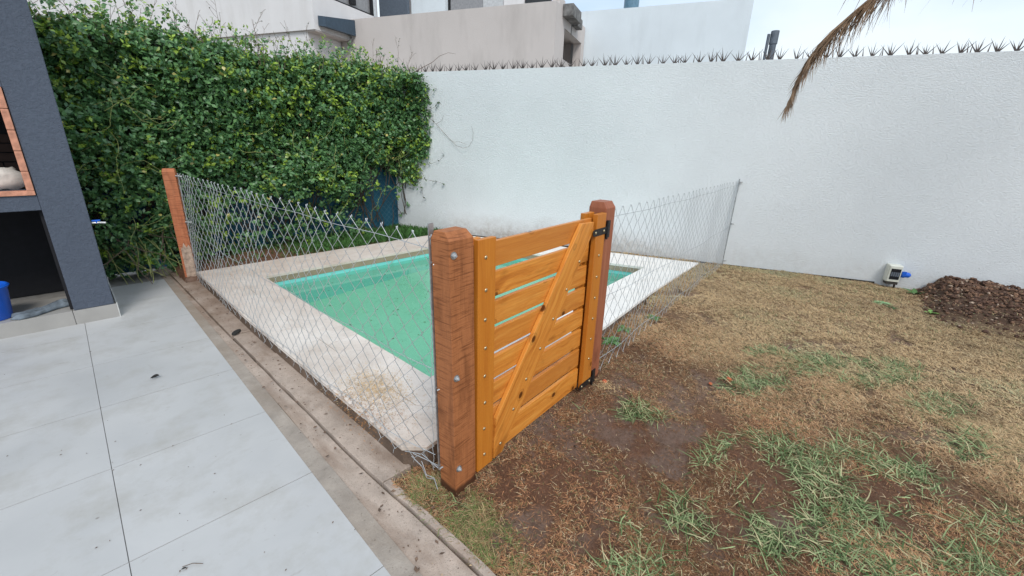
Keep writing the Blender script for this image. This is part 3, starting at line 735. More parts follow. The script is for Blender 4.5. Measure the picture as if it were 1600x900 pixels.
# wood shavings, broken brick near the posts
def rough_chip(x, y, z, r, mat, label, name='brick_fragment', cat='brick fragment', group=None):
    mb = MB(); clod(mb, 0, 0, 0, r, x*7+y); return obj(name, mb, mat, None, TM(x, y, z), label=label, cat=cat, group=group)
for u, v, r, lb in ((945, 596, .018, 'red brick fragment lying right beside the foot of the hinge post'), (1138, 597, .026, 'flat red brick fragment lying on the mud to the right of the gate'), (1110, 600, .012, 'small red brick crumb on the mud left of the larger fragment')):
    x, y = gpoint(u, v, .02); z = float(soil_h(np.array([x]), np.array([y]))[0][0]); rough_chip(x, y, z+.003, r, M_RUST, lb)
def chips(n, cx_, cy_, sx, sy, z, mat, name, label, size=(.003, .009)):
    mb = MB()
    for i in range(n):
        x, y = random.gauss(cx_, sx), random.gauss(cy_, sy); s_ = random.uniform(*size); a = random.uniform(0, 6.3); zz = z(x, y)+random.uniform(0, .004)
        mb.add([(x+s_*math.cos(a), y+s_*math.sin(a), zz), (x+s_*.4*math.cos(a+1.6), y+s_*.4*math.sin(a+1.6), zz+.001), (x-s_*math.cos(a), y-s_*math.sin(a), zz)], [(0, 1, 2)])
    return obj(name, mb, mat, None, label=label, cat='wood chips', kind='stuff')
M_DUST = simple('pale_sawdust', (.66, .47, .25), .9, 0, .3, 60)
M_DUST2 = simple('rusty_sawdust', (.42, .19, .06), .9, 0, .3, 60)
cop = lambda x, y: CZ+.0025
for (u, v, n_, sx, sy, mt, lb) in ((585, 606, 2600, .085, .14, M_DUST, 'pale sawdust spilled on the pool coping beside the near post'), (560, 640, 500, .05, .17, M_DUST2, 'rusty brown wood crumbs on the coping behind the near post')):
    x, y = gpoint(u, v, .12); chips(int(n_*1.3), x, y, sx, sy, cop, mt, 'sawdust', lb, (.002, .0085))
x, y = gpoint(612, 640, .12); chips(700, x, y, .06, .12, cop, M_DUST2, 'sawdust', 'dark wood shavings on the coping near the chamfered pool corner', (.002, .005))
gz = lambda x, y: float(soil_h(np.array([x]), np.array([y]))[0][0])+.006
x, y = gpoint(945, 608); chips(420, x, y, .035, .05, gz, M_DUST, 'sawdust', 'pale sawdust on the soil at the foot of the hinge post')
chips(260, 1.25, .9, .35, .3, gz, M_DUST, 'sawdust', 'stray wood chips sprinkled on the brown soil in front of the gate', (.003, .007))

# ------------------------------------------------------------------ chain-link fences
def fence(name, label, T0, T1, B0, B1, side, pitch, nrow_z, cat='fence', bottom=None, tails=True, topz=None, wr=.0016):
    """T0,T1 top line ends; bottom(s) gives the foot of the net; wires run as zigzags"""
    th = thing(name, label, cat, TM(B0[0], B0[1], 0)); T0, T1, B0, B1 = map(Vector, (T0, T1, B0, B1))
    Ln = (Vector((T1.x, T1.y, 0))-Vector((T0.x, T0.y, 0))).length; nw = round(Ln/(pitch/2)); hp = Ln/nw
    nrm = Vector((-(T1-T0).y, (T1-T0).x, 0)).normalized()
    def P(s, q, off=0):      # q 0 top .. 1 bottom
        u = s/Ln; t = T0.lerp(T1, u); bt = bottom(u) if bottom else B0.lerp(B1, u)
        p = t.lerp(bt, q); p += nrm*(.010*math.sin(7*s+2*q)+off); return p
    for k in range(nw+1):
        pts = []; rr = random.Random(k); drop = rr.uniform(-.004, .004)
        for i in range(nrow_z+1):
            m = k+(i % 2); 
            if (k+m) % 2 != (i % 2): pass
            par = (i+k) % 2
            s = (k+par)*hp; q = i/nrow_z
            wob = rr.uniform(-.0022, .0022)
            pts.append(P(min(s, Ln-.004)+wob, q+drop/1.1, .003*(1 if par else -1)))
        a, c = pts[0], pts[1]
        if (k % 2) == 0:  # the top twist (knuckle) where this wire meets its neighbour
            pass
        mb = MB().tube(pts, wr, 4, False)
        tip = pts[0] if True else None
        mb.tube([pts[0]+Vector((0, 0, .005)), pts[0]-Vector((0, 0, .006))], wr*1.35, 5)
        if tails:
            e = pts[-1]; mb.tube([e, e+Vector((rr.uniform(-.012, .012), rr.uniform(-.01, .01), -rr.uniform(.004, .022)))], wr*.7, 4)
        obj('wire', mb, M_ZINC, th, smooth=True)
    for qs, sag in ((.045, .012), (.52, .02), (.93, .008)):
        pts = [P(Ln*i/40, qs+sag*math.sin(PI*i/40), .006) for i in range(41)]
        obj('tension_wire', MB().tube(pts, .0017, 5), M_ZINC, th)
    return th, P, Ln
Hn = 22
def lb(u):
    y = 5.45+(1.325-5.45)*u; return Vector((left_x(y)-.007-.003*math.sin(9*u)+.052*max(0, min(1, (1.60-y)/.26)), y, .060 - .012*math.sin(PI*u)+ .035*u))
lf, LP, LL = fence('chain_link_fence', 'galvanised chain-link net from the weathered left post to the near gate post', (.800, 5.50, 1.115), (.912, 1.294, 1.165), (.78, 5.45, .02), (.88, 1.35, .04), 1, .124, 18, bottom=lb)
rf, RP, RL = fence('chain_link_fence', 'galvanised chain-link net from the hinge post to the white wall', (2.235, 1.385, 1.135), (5.735, 1.76, 1.150), (2.235, 1.375, .03), (5.62, 1.745, .10), 1, .118, 18)
# loose wire ends by the near post
mb = MB()
for pts in (((.870, 1.46, .10), (.885, 1.40, .07), (.89, 1.37, .02), (.905, 1.33, .03), (.90, 1.30, -.01)), ((.872, 1.45, .12), (.90, 1.38, .11), (.915, 1.30, .115)), ((.885, 1.40, .10), (.875, 1.35, .06), (.895, 1.32, .05), (.885, 1.27, .0)), ((.86, 1.5, .11), (.89, 1.40, .135), (.913, 1.295, .10))):
    mb.tube(pts, .0016, 5)
obj('loose_wire', mb, M_ZINC, lf)
# tie clamps
def clamp(parent, x, y, z, a=0):
    M = TM(x, y, z, a); o = obj('wire_clamp', MB().tube([(-.02, -.01, 0), (-.005, -.022, .008), (.014, -.020, .0), (.03, -.008, -.006), (.02, .01, .0)], .0035, 6).tube([(-.02, 0, .008), (.035, -.012, .0)], .0045, 6).lathe([(.009, -.006), (.009, .006)], 10), M_STEEL, parent, M)
for z in (1.09, .63, .09): clamp(lf, .80, 5.455, z)
for z in (1.13, .63, .16): clamp(rf, 5.66+.03*z, 1.74, z)
for z in (1.06, .52, .12): clamp(lf, .918, 1.300, z, .3)
obj('end_bar', MB().tube([(5.635, 1.748, .10), (5.705, 1.757, 1.17)], .006, 6), M_STEEL, rf)
obj('end_bar', MB().tube([(.795, 5.47, .0), (.808, 5.475, 1.12)], .006, 6), M_STEEL, lf)
# left end post
LPm = TM(.685, 5.485, 0, -.38)
p3 = thing('end_post', 'weathered orange wooden post against the hedge, at the left end of the chain-link net', 'post', LPm, 'wooden posts')
obj('timber', post_mesh(.105, .07, 1.165, .015, .03), M_POST3, p3, LPm, bevel=.003)
obj('cement_wash', MB().prism([(.02, 0), (.106, 0), (.106, .36), (.09, .40), (.07, .37), (.05, .42), (.03, .36), (.02, .38)], 0, .004, Matrix.Rotation(PI/2, 4, 'X')), simple('pale_cement_wash', (.42, .31, .24), .9, 0, .3, 30), p3, LPm)
x, y = gpoint(373, 519, .0)
mb = MB(); mb.lathe([(.001, .012), (.022, .011), (.04, .006), (.043, 0)], 14, TM(0, 0, 0) @ Matrix.Diagonal((1.3, .6, 1, 1)))
obj('drain_cover', mb, M_BLACKSCR, None, TM(x-.02, y-.02, .012, .9), label='small black drain cap lying in the concrete strip beside the pool curb', cat='drain cap')

# ------------------------------------------------------------------ white boundary wall
wl = thing('boundary_wall', 'tall white stucco garden wall behind the pool and the lawn', 'wall', WF(-5.3))
seg = MB(); seg.box(0, 12.0, 0, .18, -.1, 2.455)
obj('rendered_face', seg, M_WALL, wl, WF(-5.3))
obj('footing_shadow', MB().box(.55, 6.90, -.010, .0, .0, .105), M_BLACKSCR, wl, WF(-5.3), kind='stuff')  # black strip paints the shadow line along the wall foot
sp = thing('anti_climb_spikes', 'row of rusty fan-shaped metal spikes along the top of the white wall', 'wall spikes', WF(-4.9, .07, 2.455))
obj('rail', MB().box(0, 11.4, -.010, .010, .0, .006), M_STEEL, sp, WF(-4.9, .07, 2.455))
M_SPIKE = simple('rusty_spike_steel', (.10, .082, .075), .55, .5, .35, 60)
def spikes(seed):
    r = random.Random(seed); m = MB()
    for a, tl, h in ((-.62, -.25, .15), (-.30, .35, .125), (.02, -.35, .15), (.33, .3, .13), (.66, -.15, .16), (.05, .6, .10)):
        a += r.uniform(-.09, .09); tl += r.uniform(-.1, .1); h *= r.uniform(.85, 1.1)
        tip = Vector((math.sin(a)*h, math.sin(tl)*h*.6, math.cos(a)*h*.95)); e = Vector((math.cos(a), 0, -math.sin(a)))*.0065
        b0_ = Vector((math.sin(a)*.01, 0, .002)); y_ = Vector((0, .0022, 0))
        m.add([b0_-e, b0_+e, b0_+e+y_, b0_-e+y_, tip], [(0, 1, 4), (1, 2, 4), (2, 3, 4), (3, 0, 4), (0, 3, 2, 1)])
    # the single upright shard between fans
    h = .115*r.uniform(.85, 1.1); x = .07+r.uniform(-.004, .004)
    m.add([(x-.006, 0, 0), (x+.006, 0, 0), (x+.006, .002, 0), (x-.006, .002, 0), (x+r.uniform(-.008, .025), .02, h)], [(0, 1, 4), (1, 2, 4), (2, 3, 4), (3, 0, 4), (0, 3, 2, 1)])
    me = m.mesh('spike_cluster'); me.materials.append(M_SPIKE); return me
smeshes = [spikes(i) for i in range(6)]
for i in range(80):
    t = -4.85+.14*i
    obj('spike_cluster', random.choice(smeshes), None, sp, WF(t+random.uniform(-.02, .02), .07, 2.46) @ Matrix.Rotation(random.uniform(-.12, .12), 4, 'Y') @ Matrix.Diagonal((random.choice((-1, 1))*random.uniform(.85, 1.1), 1, random.uniform(.8, 1.12), 1)))

# electrical box with blue socket
eb = thing('outlet_box', 'small white weatherproof outlet box low on the white wall', 'electrical box', WF(1.66, -.09, .12))
EM = WF(1.66, 0, .0)
obj('housing', MB().box(0, .125, -.095, -.002, .145, .335), M_OFFW, eb, EM, bevel=.008)
obj('lid_frame', MB().box(.006, .119, -.108, -.0955, .150, .330), M_OFFW, eb, EM, bevel=.005)
obj('window', MB().box(.020, .108, -.112, -.1085, .178, .300), M_WINDARK, eb, EM, bevel=.003)
for i in range(4): obj('switch', MB().box(.026+.02*i, .041+.02*i, -.1145, -.1125, .215, .262), M_GREYP, eb, EM)
obj('underside_lip', MB().box(.01, .115, -.10, -.02, .118, .1445), simple('dark_gasket', (.05, .045, .04), .8), eb, EM)  # plain dark lip below the housing
bs = thing('blue_plug', 'bright blue industrial plug attached to the right of the outlet box', 'plug', WF(1.79, -.09, .2))
mb = MB().lathe([(.026, 0), (.034, .004), (.036, .03), (.030, .034), (.030, .07), (.018, .085)], 12, Matrix.Rotation(PI/2, 4, 'Y'))
mb.box(-.005, .035, -.038, -.020, .010, .04)
obj('plug_body', mb, M_BLUE, bs, WF(1.79, -.065, .235), smooth=False)
obj('conduit', MB().tube([(.11, -.05, .11), (.112, -.045, .06), (.10, -.04, .0)], .010, 8), M_BLACKSCR, eb, EM)

# ------------------------------------------------------------------ seedlings and leaves
def leaf(mb, L_, W_, M, fold=.25, curl=.2, n=5):
    vs = []; 
    for i in range(n+1):
        q = i/n; w_ = W_*math.sin(PI*min(1, q*.93+.05))**.8*.5; z = -curl*L_*q*q
        vs += [M @ Vector((L_*q, -w_, z+fold*w_)), M @ Vector((L_*q, 0, z)), M @ Vector((L_*q, w_, z+fold*w_))]
    fs = []
    for i in range(n):
        a = 3*i; fs += [(a, a+3, a+4, a+1), (a+1, a+4, a+5, a+2)]
    mb.add(vs, fs)
def plant(name, u, v, z, label, leaves, size, mat=M_LEAFY, lift=.8, cat='plant', group=None):
    x, y = gpoint(u, v, z); zz = float(soil_h(np.array([x]), np.array([y]))[0][0]); o = thing(name, label, cat, TM(x, y, zz), group)
    for i in range(leaves):
        a = 2*PI*i/leaves+random.uniform(-.4, .4); l = random.uniform(.75, 1.2)*size
        mb = MB(); leaf(mb, l, l*.45, Matrix(), .25, .5)
        obj('leaf', mb, mat, o, TM(x, y, zz+.004, a, 0, -lift*random.uniform(.6, 1.1)), smooth=True)
    return o
plant('seedling', 1431, 454, .12, 'upright green seedling at the wall foot between outlet box and earth heap', 5, .10, lift=1.2)
plant('seedling', 1454, 487, .10, 'tiny bright green seedling at the lower left edge of the earth heap', 3, .065, simple('fresh_green_leaf', (.22, .42, .10), .6), lift=.9)
plant('broadleaf_weed', 1378, 468, .10, 'flat pale green leaf rosette lying on the dry lawn below the outlet box', 8, .17, simple('pale_green_leaf', (.26, .48, .22), .6), .10, 'weed')
plant('seedling', 1398, 476, .10, 'small dark green sprig just right of the flat pale rosette', 4, .06, simple('dark_green_leaf', (.05, .12, .03), .6), .4)
plant('seedling', 1530, 462, .30, 'single pale green leaf on the top of the earth heap', 2, .05, simple('lime_leaf', (.40, .55, .25), .6), .3)
plant('weed', 1020, 497, .06, 'low green weed tuft behind the right chain-link net beside the coping', 9, .07, M_LEAFY, .6)
plant('weed', 955, 532, .03, 'broad green weed patch just behind the hinge post and net', 12, .08, M_LEAFY, .6)
plant('weed', 975, 515, .04, 'green weed between coping and net right of the hinge post', 8, .08, M_LEAFY, .5)

# litter on the tiles
x, y = gpoint(243, 592); mb = MB(); leaf(mb, .05, .026, Matrix.Translation((-.025, 0, .006)), 1.2, -.3)
obj('dead_leaf', mb, M_BLACKSCR, None, TM(x, y, .002, -.5), label='curled black leaf lying on the grey tiles', cat='leaf')
x, y = gpoint(300, 886); mb = MB().tube([(-.03, 0, .004), (0, .008, .006), (.035, .003, .003)], .0014, 5)
obj('twig', mb, M_TWIG, None, TM(x, y, .003, -.6), label='thin brown twig on the tile at the bottom of the picture', cat='twig')
x, y = gpoint(288, 890); mb = MB(); leaf(mb, .016, .008, Matrix.Translation((-.008, 0, .003)), .8, 0)
obj('dead_leaf', mb, M_BLACKSCR, None, TM(x, y, .002, -.2), label='tiny dark leaf beside the thin twig on the tiles', cat='leaf')
for u, v, s_, lb_ in ((222, 657, .02, 'short'), (335, 545, .0, '')):
    pass
mb = MB()
for i in range(60):
    r_ = random.random()
    if r_ < .75: x, y = gpoint(random.uniform(250, 640), random.uniform(560, 900))
    else: x, y = gpoint(random.uniform(0, 400), random.uniform(520, 900))
    if x > .53: continue
    s_ = random.uniform(.001, .003); a = random.uniform(0, 6)
    mb.add([(x+s_*2*math.cos(a), y+s_*2*math.sin(a), .003), (x+s_*math.cos(a+1.5), y+s_*math.sin(a+1.5), .004), (x-s_*2*math.cos(a), y-s_*2*math.sin(a), .003), (x+s_*.7*math.cos(a-1.5), y+s_*.7*math.sin(a-1.5), .0025)], [(0, 1, 2, 3)])
for i in range(330):
    y = random.uniform(.8, 5.6); x = random.uniform(.6, left_x(max(y, 1.5))-.02)
    s_ = random.choice((.002, .002, .003, .003, .004, .008)); a = random.uniform(0, 6)
    mb.add([(x+s_*1.6*math.cos(a), y+s_*1.6*math.sin(a), .011), (x+s_*math.cos(a+1.5), y+s_*math.sin(a+1.5), .014), (x-s_*1.6*math.cos(a), y-s_*1.6*math.sin(a), .011), (x+s_*.7*math.cos(a-1.5), y+s_*.7*math.sin(a-1.5), .0105)], [(0, 1, 2, 3)])
obj('leaf_crumbs', mb, simple('brown_litter', (.17, .11, .075), .9, 0, .4, 50), None, label='tiny brown leaf and dirt crumbs on the tiles and the concrete strip', cat='litter', kind='stuff')

# ------------------------------------------------------------------ masonry barbecue at the left
BY = 4.742
bq = thing('masonry_barbecue', 'dark grey rendered masonry barbecue with an orange brick trim and open wood store', 'barbecue', TM(-.1, BY, 0))
stp = obj('base_step', MB().box(-3.2, .088, BY+.006, 5.75, -.02, .108), M_MORTAR, bq)
for x0, x1 in ((-3.2, -2.602), (-2.598, -2.002), (-1.998, -1.402), (-1.398, -.802), (-.798, -.176), (-.172, .090)):
    obj('riser_tile', MB().box(x0, x1, BY-.002, BY+.006, -.004, .117), M_RISER, stp, bevel=.001)
    obj('tread_tile', MB().box(x0, min(x1, .078), BY+.0065, BY+.50, .1085, .117), M_RISER, stp, bevel=.001)
obj('edge_trim', MB().box(.0905, .098, BY-.001, 5.7, -.004, .119), simple('white_edge_mortar', (.60, .60, .57), .8), stp)
# front face frame: column right of openings, lintel between, upper part
CX0, CX1 = -.164, .079
fr_ = MB(); fr_.box(CX0, CX1, BY, 5.68, .1175, 2.9)
obj('column', fr_, M_DARK, bq, bevel=.006)
lt = MB(); lt.box(-3.0, CX0-.0005, BY+.002, BY+.55, .925, 1.035); obj('lintel', lt, M_DARK, bq, bevel=.004)
ub = MB(); ub.box(-3.0, CX0-.0005, BY+.002, BY+.14, 1.765, 2.9); obj('hood', ub, M_DARK, bq)
obj('side_wall', MB().box(-3.0, -2.6, BY+.002, 5.66, .118, .924).box(-3.0, -2.6, BY+.002, 5.66, 1.036, 1.764), M_DARK, bq)
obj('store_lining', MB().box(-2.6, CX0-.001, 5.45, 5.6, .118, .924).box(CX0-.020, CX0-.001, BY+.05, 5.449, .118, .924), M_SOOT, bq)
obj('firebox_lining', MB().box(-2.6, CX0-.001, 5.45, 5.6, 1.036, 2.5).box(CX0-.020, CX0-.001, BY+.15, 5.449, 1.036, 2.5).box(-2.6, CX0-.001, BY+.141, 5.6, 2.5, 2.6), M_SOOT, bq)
# brick trim round the firebox opening
bt = MB().box(-.019, .019, -.012, .05, -.068, .068).mesh('brick'); bt.materials.append(M_TERRA)
for i in range(5): obj('brick', bt, None, bq, TM(CX0-.005-.019, BY, 1.037+.032+.068+i*.1395), bevel=.003)
bh = MB().box(-.098, .098, -.012, .06, -.016, .016).mesh('brick'); bh.materials.append(M_TERRA)
for i in range(6): obj('brick', bh, None, bq, TM(CX0-.005-.098-.2*i, BY, 1.037+.0155), bevel=.003)
# brick lining glimpsed inside
for r_ in range(5):
    for c_ in range(4):
        obj('fire_brick', MB().box(0, .21, 0, .02, 0, .062), simple('soot_brick', (.05, .028, .022), .9) if (r_ == 0 and c_ == 0) else bpy.data.materials['soot_brick'], bq, TM(-.42-.22*c_+(.11 if r_ % 2 else 0), 5.425, 1.10+.072*r_))
# sack in the firebox
mb = MB(); nx, nz = 12, 8
for j in range(nz+1):
    for i in range(nx+1):
        a = 2*PI*i/nx; q = j/nz; r_ = (.5-.5*abs(2*q-1)**3.0)*2
        wv = 1+.14*math.sin(3*a+5*q)+.08*math.sin(7*a-9*q); mb.v.append((.18*math.cos(a)*wv*(.72+.28*r_), .085*math.sin(a)*wv*(.6+.4*r_), .15*q+.010*math.sin(4*a)))
for j in range(nz):
    for i in range(nx): b0_ = j*(nx+1)+i; mb.f.append((b0_, b0_+1, b0_+nx+2, b0_+nx+1))
mb.f.append(tuple(range(nz*(nx+1), nz*(nx+1)+nx)))
obj('cement_sack', mb, M_SACK, None, TM(-.37, BY+.17, 1.070, .1), smooth=True, label='crumpled off-white sack lying in the barbecue opening above the brick trim', cat='sack')
# tap on the side of the column
tp = thing('garden_tap', 'small pale tap with blue lever sticking out of the barbecue column', 'tap', TM(.08, BY+.03, .80))
obj('spout', MB().tube([(.079, BY+.03, .80), (.125, BY+.02, .80), (.165, BY+.015, .795)], .009, 8), M_STEEL, tp)
obj('lever', MB().box(.085, .135, BY+.012, BY+.030, .813, .822).tube([(.112, BY+.02, .80), (.112, BY+.02, .815)], .007, 8), M_BLUE, tp)
# bucket
bk = thing('bucket', 'bright blue plastic bucket standing on the barbecue step at the left edge', 'bucket', TM(-.61, 4.90, .118))
mb = MB().lathe([(.095, 0), (.100, .004), (.122, .235), (.128, .238), (.131, .25), (.128, .262), (.122, .262), (.118, .24), (.096, .012), (.001, .011)], 32, TM(-.595, 4.90, .118), True)
obj('pail', mb, M_BLUE, bk, smooth=True)
obj('rim', MB().tube([(-.595+.130*math.cos(t*2*PI/32), 4.90+.130*math.sin(t*2*PI/32), .118+.252) for t in range(33)], .006, 6, False), M_BLUE, bk, smooth=True)
# rag
nx, ny = 46, 26; xx, yy = np.meshgrid(np.linspace(-1, 1, nx), np.linspace(-1, 1, ny)); 
fx = xx*.175+.014*np.sin(yy*5); fy = yy*.050*(1.1-.4*xx)+.018*np.sin(xx*3.2)+.012*fbm(xx+3, yy+3, 2, 3, 5)
fzv = .012+.030*fbm(xx*1.4+5, yy*2.4+5, 2.2, 4, 8)+.030*np.exp(-((xx-.72)**2*9+(yy)**2*2)); e_ = np.minimum(1, 6*(1-np.maximum(abs(xx), abs(yy)))); fzv = .004+fzv*e_
V = np.stack([fx, fy, fzv], -1).reshape(-1, 3); idx = np.arange(nx*ny).reshape(ny, nx); F = np.stack([idx[:-1, :-1], idx[:-1, 1:], idx[1:, 1:], idx[1:, :-1]], -1).reshape(-1, 4)
me = np_mesh('rag', V, F, None, True); me.materials.append(M_CLOTH)
rg = obj('rag', me, None, None, TM(-.335, 4.86, .118, .32), label='crumpled grey rag lying on the barbecue step beside the blue bucket', cat='rag')
sd = rg.modifiers.new('thick', 'SOLIDIFY'); sd.thickness = .003

# ------------------------------------------------------------------ hedge fence: screen cloth, wire net, pole
S0, S1 = Vector((-3.5, 5.98, 0)), Vector((4.07, 6.40, 0)); SD = (S1-S0).normalized(); SN = Vector((-SD.y, SD.x, 0)); SA = math.atan2(SD.y, SD.x); SL = (S1-S0).length
sf = thing('screen_fence', 'dark blue cloth windscreen fence with wire net behind the pool, under the hedge', 'fence', TM(S0.x, S0.y, 0, SA))
SM = TM(S0.x, S0.y, 0, SA); 
nx, nz = 120, 20; xs_ = np.linspace(0, SL, nx); zs_ = np.linspace(.02, 1.32, nz); XX, ZZ = np.meshgrid(xs_, zs_); YY = .03*(fbm(XX, ZZ, 1.6, 3, 2)-.5)+.02
V = np.stack([XX, YY, ZZ], -1).reshape(-1, 3); idx = np.arange(nx*nz).reshape(nz, nx); F = np.stack([idx[:-1, :-1], idx[:-1, 1:], idx[1:, 1:], idx[1:, :-1]], -1).reshape(-1, 4)
me = np_mesh('screen_cloth', V, F, None, True); me.materials.append(M_SCREEN); obj('screen_cloth', me, None, sf, SM)
mb = MB(); pt = .085
for k in range(int((SL+2)/pt)):
    for sg in (1, -1):
        x0 = -1.0+k*pt if sg == 1 else k*pt+1.0-.0
        a = (x0, -.012+.002*sg, .05); e = (x0+sg*1.35, -.012+.002*sg, 1.40)
        q0 = 0; q1 = 1
        if e[0]-a[0]:
            for lim in (0, SL):
                q = (lim-a[0])/(e[0]-a[0])
                if 0 < q < 1:
                    if (a[0] < 0 or a[0] > SL): q0 = max(q0, q)
                    else: q1 = min(q1, q)
        if (a[0] < 0 or a[0] > SL) and q0 == 0: continue
        A_ = Vector(a).lerp(Vector(e), q0); B_ = Vector(a).lerp(Vector(e), q1)
        if (B_-A_).length > .1: mb.tube([A_, B_], .0016, 3, False)
obj('wire_net', mb, simple('blue_coated_wire', (.06, .13, .18), .5), sf, SM, kind='stuff')
obj('corner_pole', MB().tube([(SL+.0, -.03, 0), (SL+.0, -.03, 1.9)], .022, 10), M_PIPEW, sf, SM)

# ------------------------------------------------------------------ hedge
hd = thing('hedge', 'dense leafy green hedge climbing over the screen fence behind the pool', 'hedge', TM(1.0, 5.9, 0))
def hedge_top(x): return 2.40-.10*np.clip((x-3.7)/.4, 0, 1)+.05*np.sin(x*2.3)+.14*(fbm(x+9, x*0+2, 2.6, 3, 12)-.5)
def leaves_mesh(name, cen, nrmv, up, size, col):
    """folded 4-triangle leaves; all arrays (n,3)/(n,)"""
    n = len(cen); d = up; s = np.cross(d, nrmv); s /= np.linalg.norm(s, axis=1, keepdims=True)+1e-9; nn = np.cross(s, d)
    L_ = size[:, None]; Wd = L_*rng.uniform(.26, .36, (n, 1)); f = rng.uniform(.0, .30, (n, 1))*Wd
    p0 = cen; p1 = cen+d*L_*.5-nn*L_*.02; p2 = cen+d*L_-nn*L_*.16
    l = cen+d*L_*.48+s*Wd+nn*f; r = cen+d*L_*.48-s*Wd+nn*f
    V = np.stack([p0, l, p1, r, p2], 1).reshape(-1, 3); b_ = (np.arange(n)*5)[:, None]
    F = np.concatenate([b_+np.array(t)[None] for t in ([0, 2, 1], [1, 2, 4], [0, 3, 2], [3, 4, 2])], 0)
    return np_mesh(name, V, F, np.repeat(col, 5, 0))
def make_sprigs(n, xr, zr, depth, dens, seed):
    x = rng.uniform(*xr, n); z = rng.uniform(*zr, n)
    top = hedge_top(x); k = (z < top+.02) & (rng.random(n) < dens(x, z)); x, z = x[k], z[k]; n = len(x); top = top[k]
    bulge = .10+.52*fbm(x*1.0+5, z*1.0+5, 2.0, 4, seed)*1.0+.22*(fbm(x+5, z+5, 6, 3, seed+4)-.4)
    bulge *= np.clip((top-z)/.22+.45, .45, 1); bulge *= np.clip(.72+.28*z, .7, 1)
    bulge = bulge - depth*rng.random(n)**2.0
    y = (S0.y+(x-S0.x)*SD.y/SD.x)-bulge+.02
    return np.stack([x, y, z], -1), n
def hedge_dens(x, z):
    d = np.ones_like(x)
    lowr = np.clip((1.32+.22*(fbm(x, z, 3, 2, 61)-.5)*2-z)*6, 0, 1)*np.clip((x-3.0-.3*(fbm(z, x, 3, 2, 62)-.5))*4, 0, 1); d *= 1-.93*lowr
    mid = np.clip((.86+.45*(fbm(x, z*0+3, 2.5, 3, 63)-.5)*2-z)*5, 0, 1)*np.clip((x-.85)*3, 0, 1); d *= 1-.72*mid
    hol = np.clip((fbm(x+3, z+3, 3.6, 3, 64)-.56)*9, 0, 1); d *= 1-.6*hol
    d *= np.where(z < .12, .4, 1)
    d *= np.where((z > .75) & (z < .95) & (x < .9), .8, 1)
    return d
def sprig_leaves(P0, n, per, size, bright, outward=.55):
    N_ = n*per; base = np.repeat(P0, per, 0)
    ax_ = rng.normal(0, 1, (n, 3))*[.6, .35, .55]+np.array([0, -outward, .45]); ax_ /= np.linalg.norm(ax_, axis=1, keepdims=True); axr = np.repeat(ax_, per, 0)
    q = np.tile(np.arange(per)/per, n)[:, None]; Ls = np.repeat(rng.uniform(.05, .13, (n, 1)), per, 0)
    cen = base+axr*q*Ls+rng.normal(0, .006, (N_, 3))
    d = axr*.55+rng.normal(0, .62, (N_, 3)); d /= np.linalg.norm(d, axis=1, keepdims=True)
    nr = rng.normal(0, .45, (N_, 3))+np.array([0, -.6, .7])
    sz = rng.uniform(.7, 1.25, N_)*size*np.repeat(rng.uniform(.8, 1.15, n), per)
    dk = np.array([.045, .125, .055]); md_ = np.array([.155, .31, .11]); lt_ = np.array([.30, .44, .06])
    r = rng.random((N_, 1)); c = dk*(1-r)+md_*r
    yb = np.repeat((rng.random(n) < bright(P0[:, 0], P0[:, 2])), per)[:, None]; tipf = q > .35
    rr = rng.random((N_, 1)); c = np.where(yb & tipf, lt_*(.55+.6*rr), np.where(yb, np.array([.10, .20, .04]), c))
    c = np.where(rng.random((N_, 1)) < .012, np.array([.48, .42, .14]), c)
    return cen, nr, d, sz, c
def bright_f(x, z): return np.clip(.10+.55*(fbm(x+2, z+2, 2.4, 3, 71)-.42)*2+.18*np.clip(z-1.9, 0, 1), .03, .6)
P_, n_ = make_sprigs(13500, (-1.3, 4.25), (.03, 2.52), .30, hedge_dens, 21)
nb = 13000; xb = rng.uniform(-1.3, 4.15, nb); zb = rng.uniform(.95, 2.42, nb); kb = zb < hedge_top(xb); kb &= (rng.random(nb) < np.clip(hedge_dens(xb, zb)+.35, 0, 1)); xb, zb = xb[kb], zb[kb]
PB = np.stack([xb, (S0.y+(xb-S0.x)*SD.y/SD.x)-rng.uniform(-.22, .16, len(xb)), zb], -1)
A1 = sprig_leaves(P_, n_, 9, .050, bright_f)
# loose top shoots
n2 = 780; x = rng.uniform(-1.2, 4.1, n2); z = hedge_top(x)+rng.random(n2)**2.0*.24-.03; y = S0.y+(x-S0.x)*SD.y/SD.x-rng.uniform(-.05, .32, n2)
A2 = sprig_leaves(np.stack([x, y, z], -1), n2, 7, .042, lambda a, b: np.full_like(a, .45), .15)
# bulge past the end of the fence over the white wall
n3 = 620; z = 2.38-1.55*rng.random(n3)**1.5; x = 4.02+.22*rng.random(n3)**.7*(.25+.75*np.clip((z-1.0)/.6, 0, 1)); y = 6.32-rng.uniform(.0, .34, n3)-.2*(z > 1.2)
x = x-.30*np.clip((z-1.95)/.4, 0, 1)**1.5; x = np.minimum(x, WO.x-.41*(y-WO.y)-.04)
A3 = sprig_leaves(np.stack([x, y, z], -1), n3, 7, .048, bright_f)
A4 = sprig_leaves(PB, len(PB), 8, .070, lambda a, b: np.full_like(a, .04))
cat_ = [np.concatenate([a[i] for a in (A1, A2, A3, A4)], 0) for i in range(5)]
me = leaves_mesh('foliage', *cat_[:4], cat_[4]); me.materials.append(M_HLEAF); obj('foliage', me, None, hd, kind='stuff')
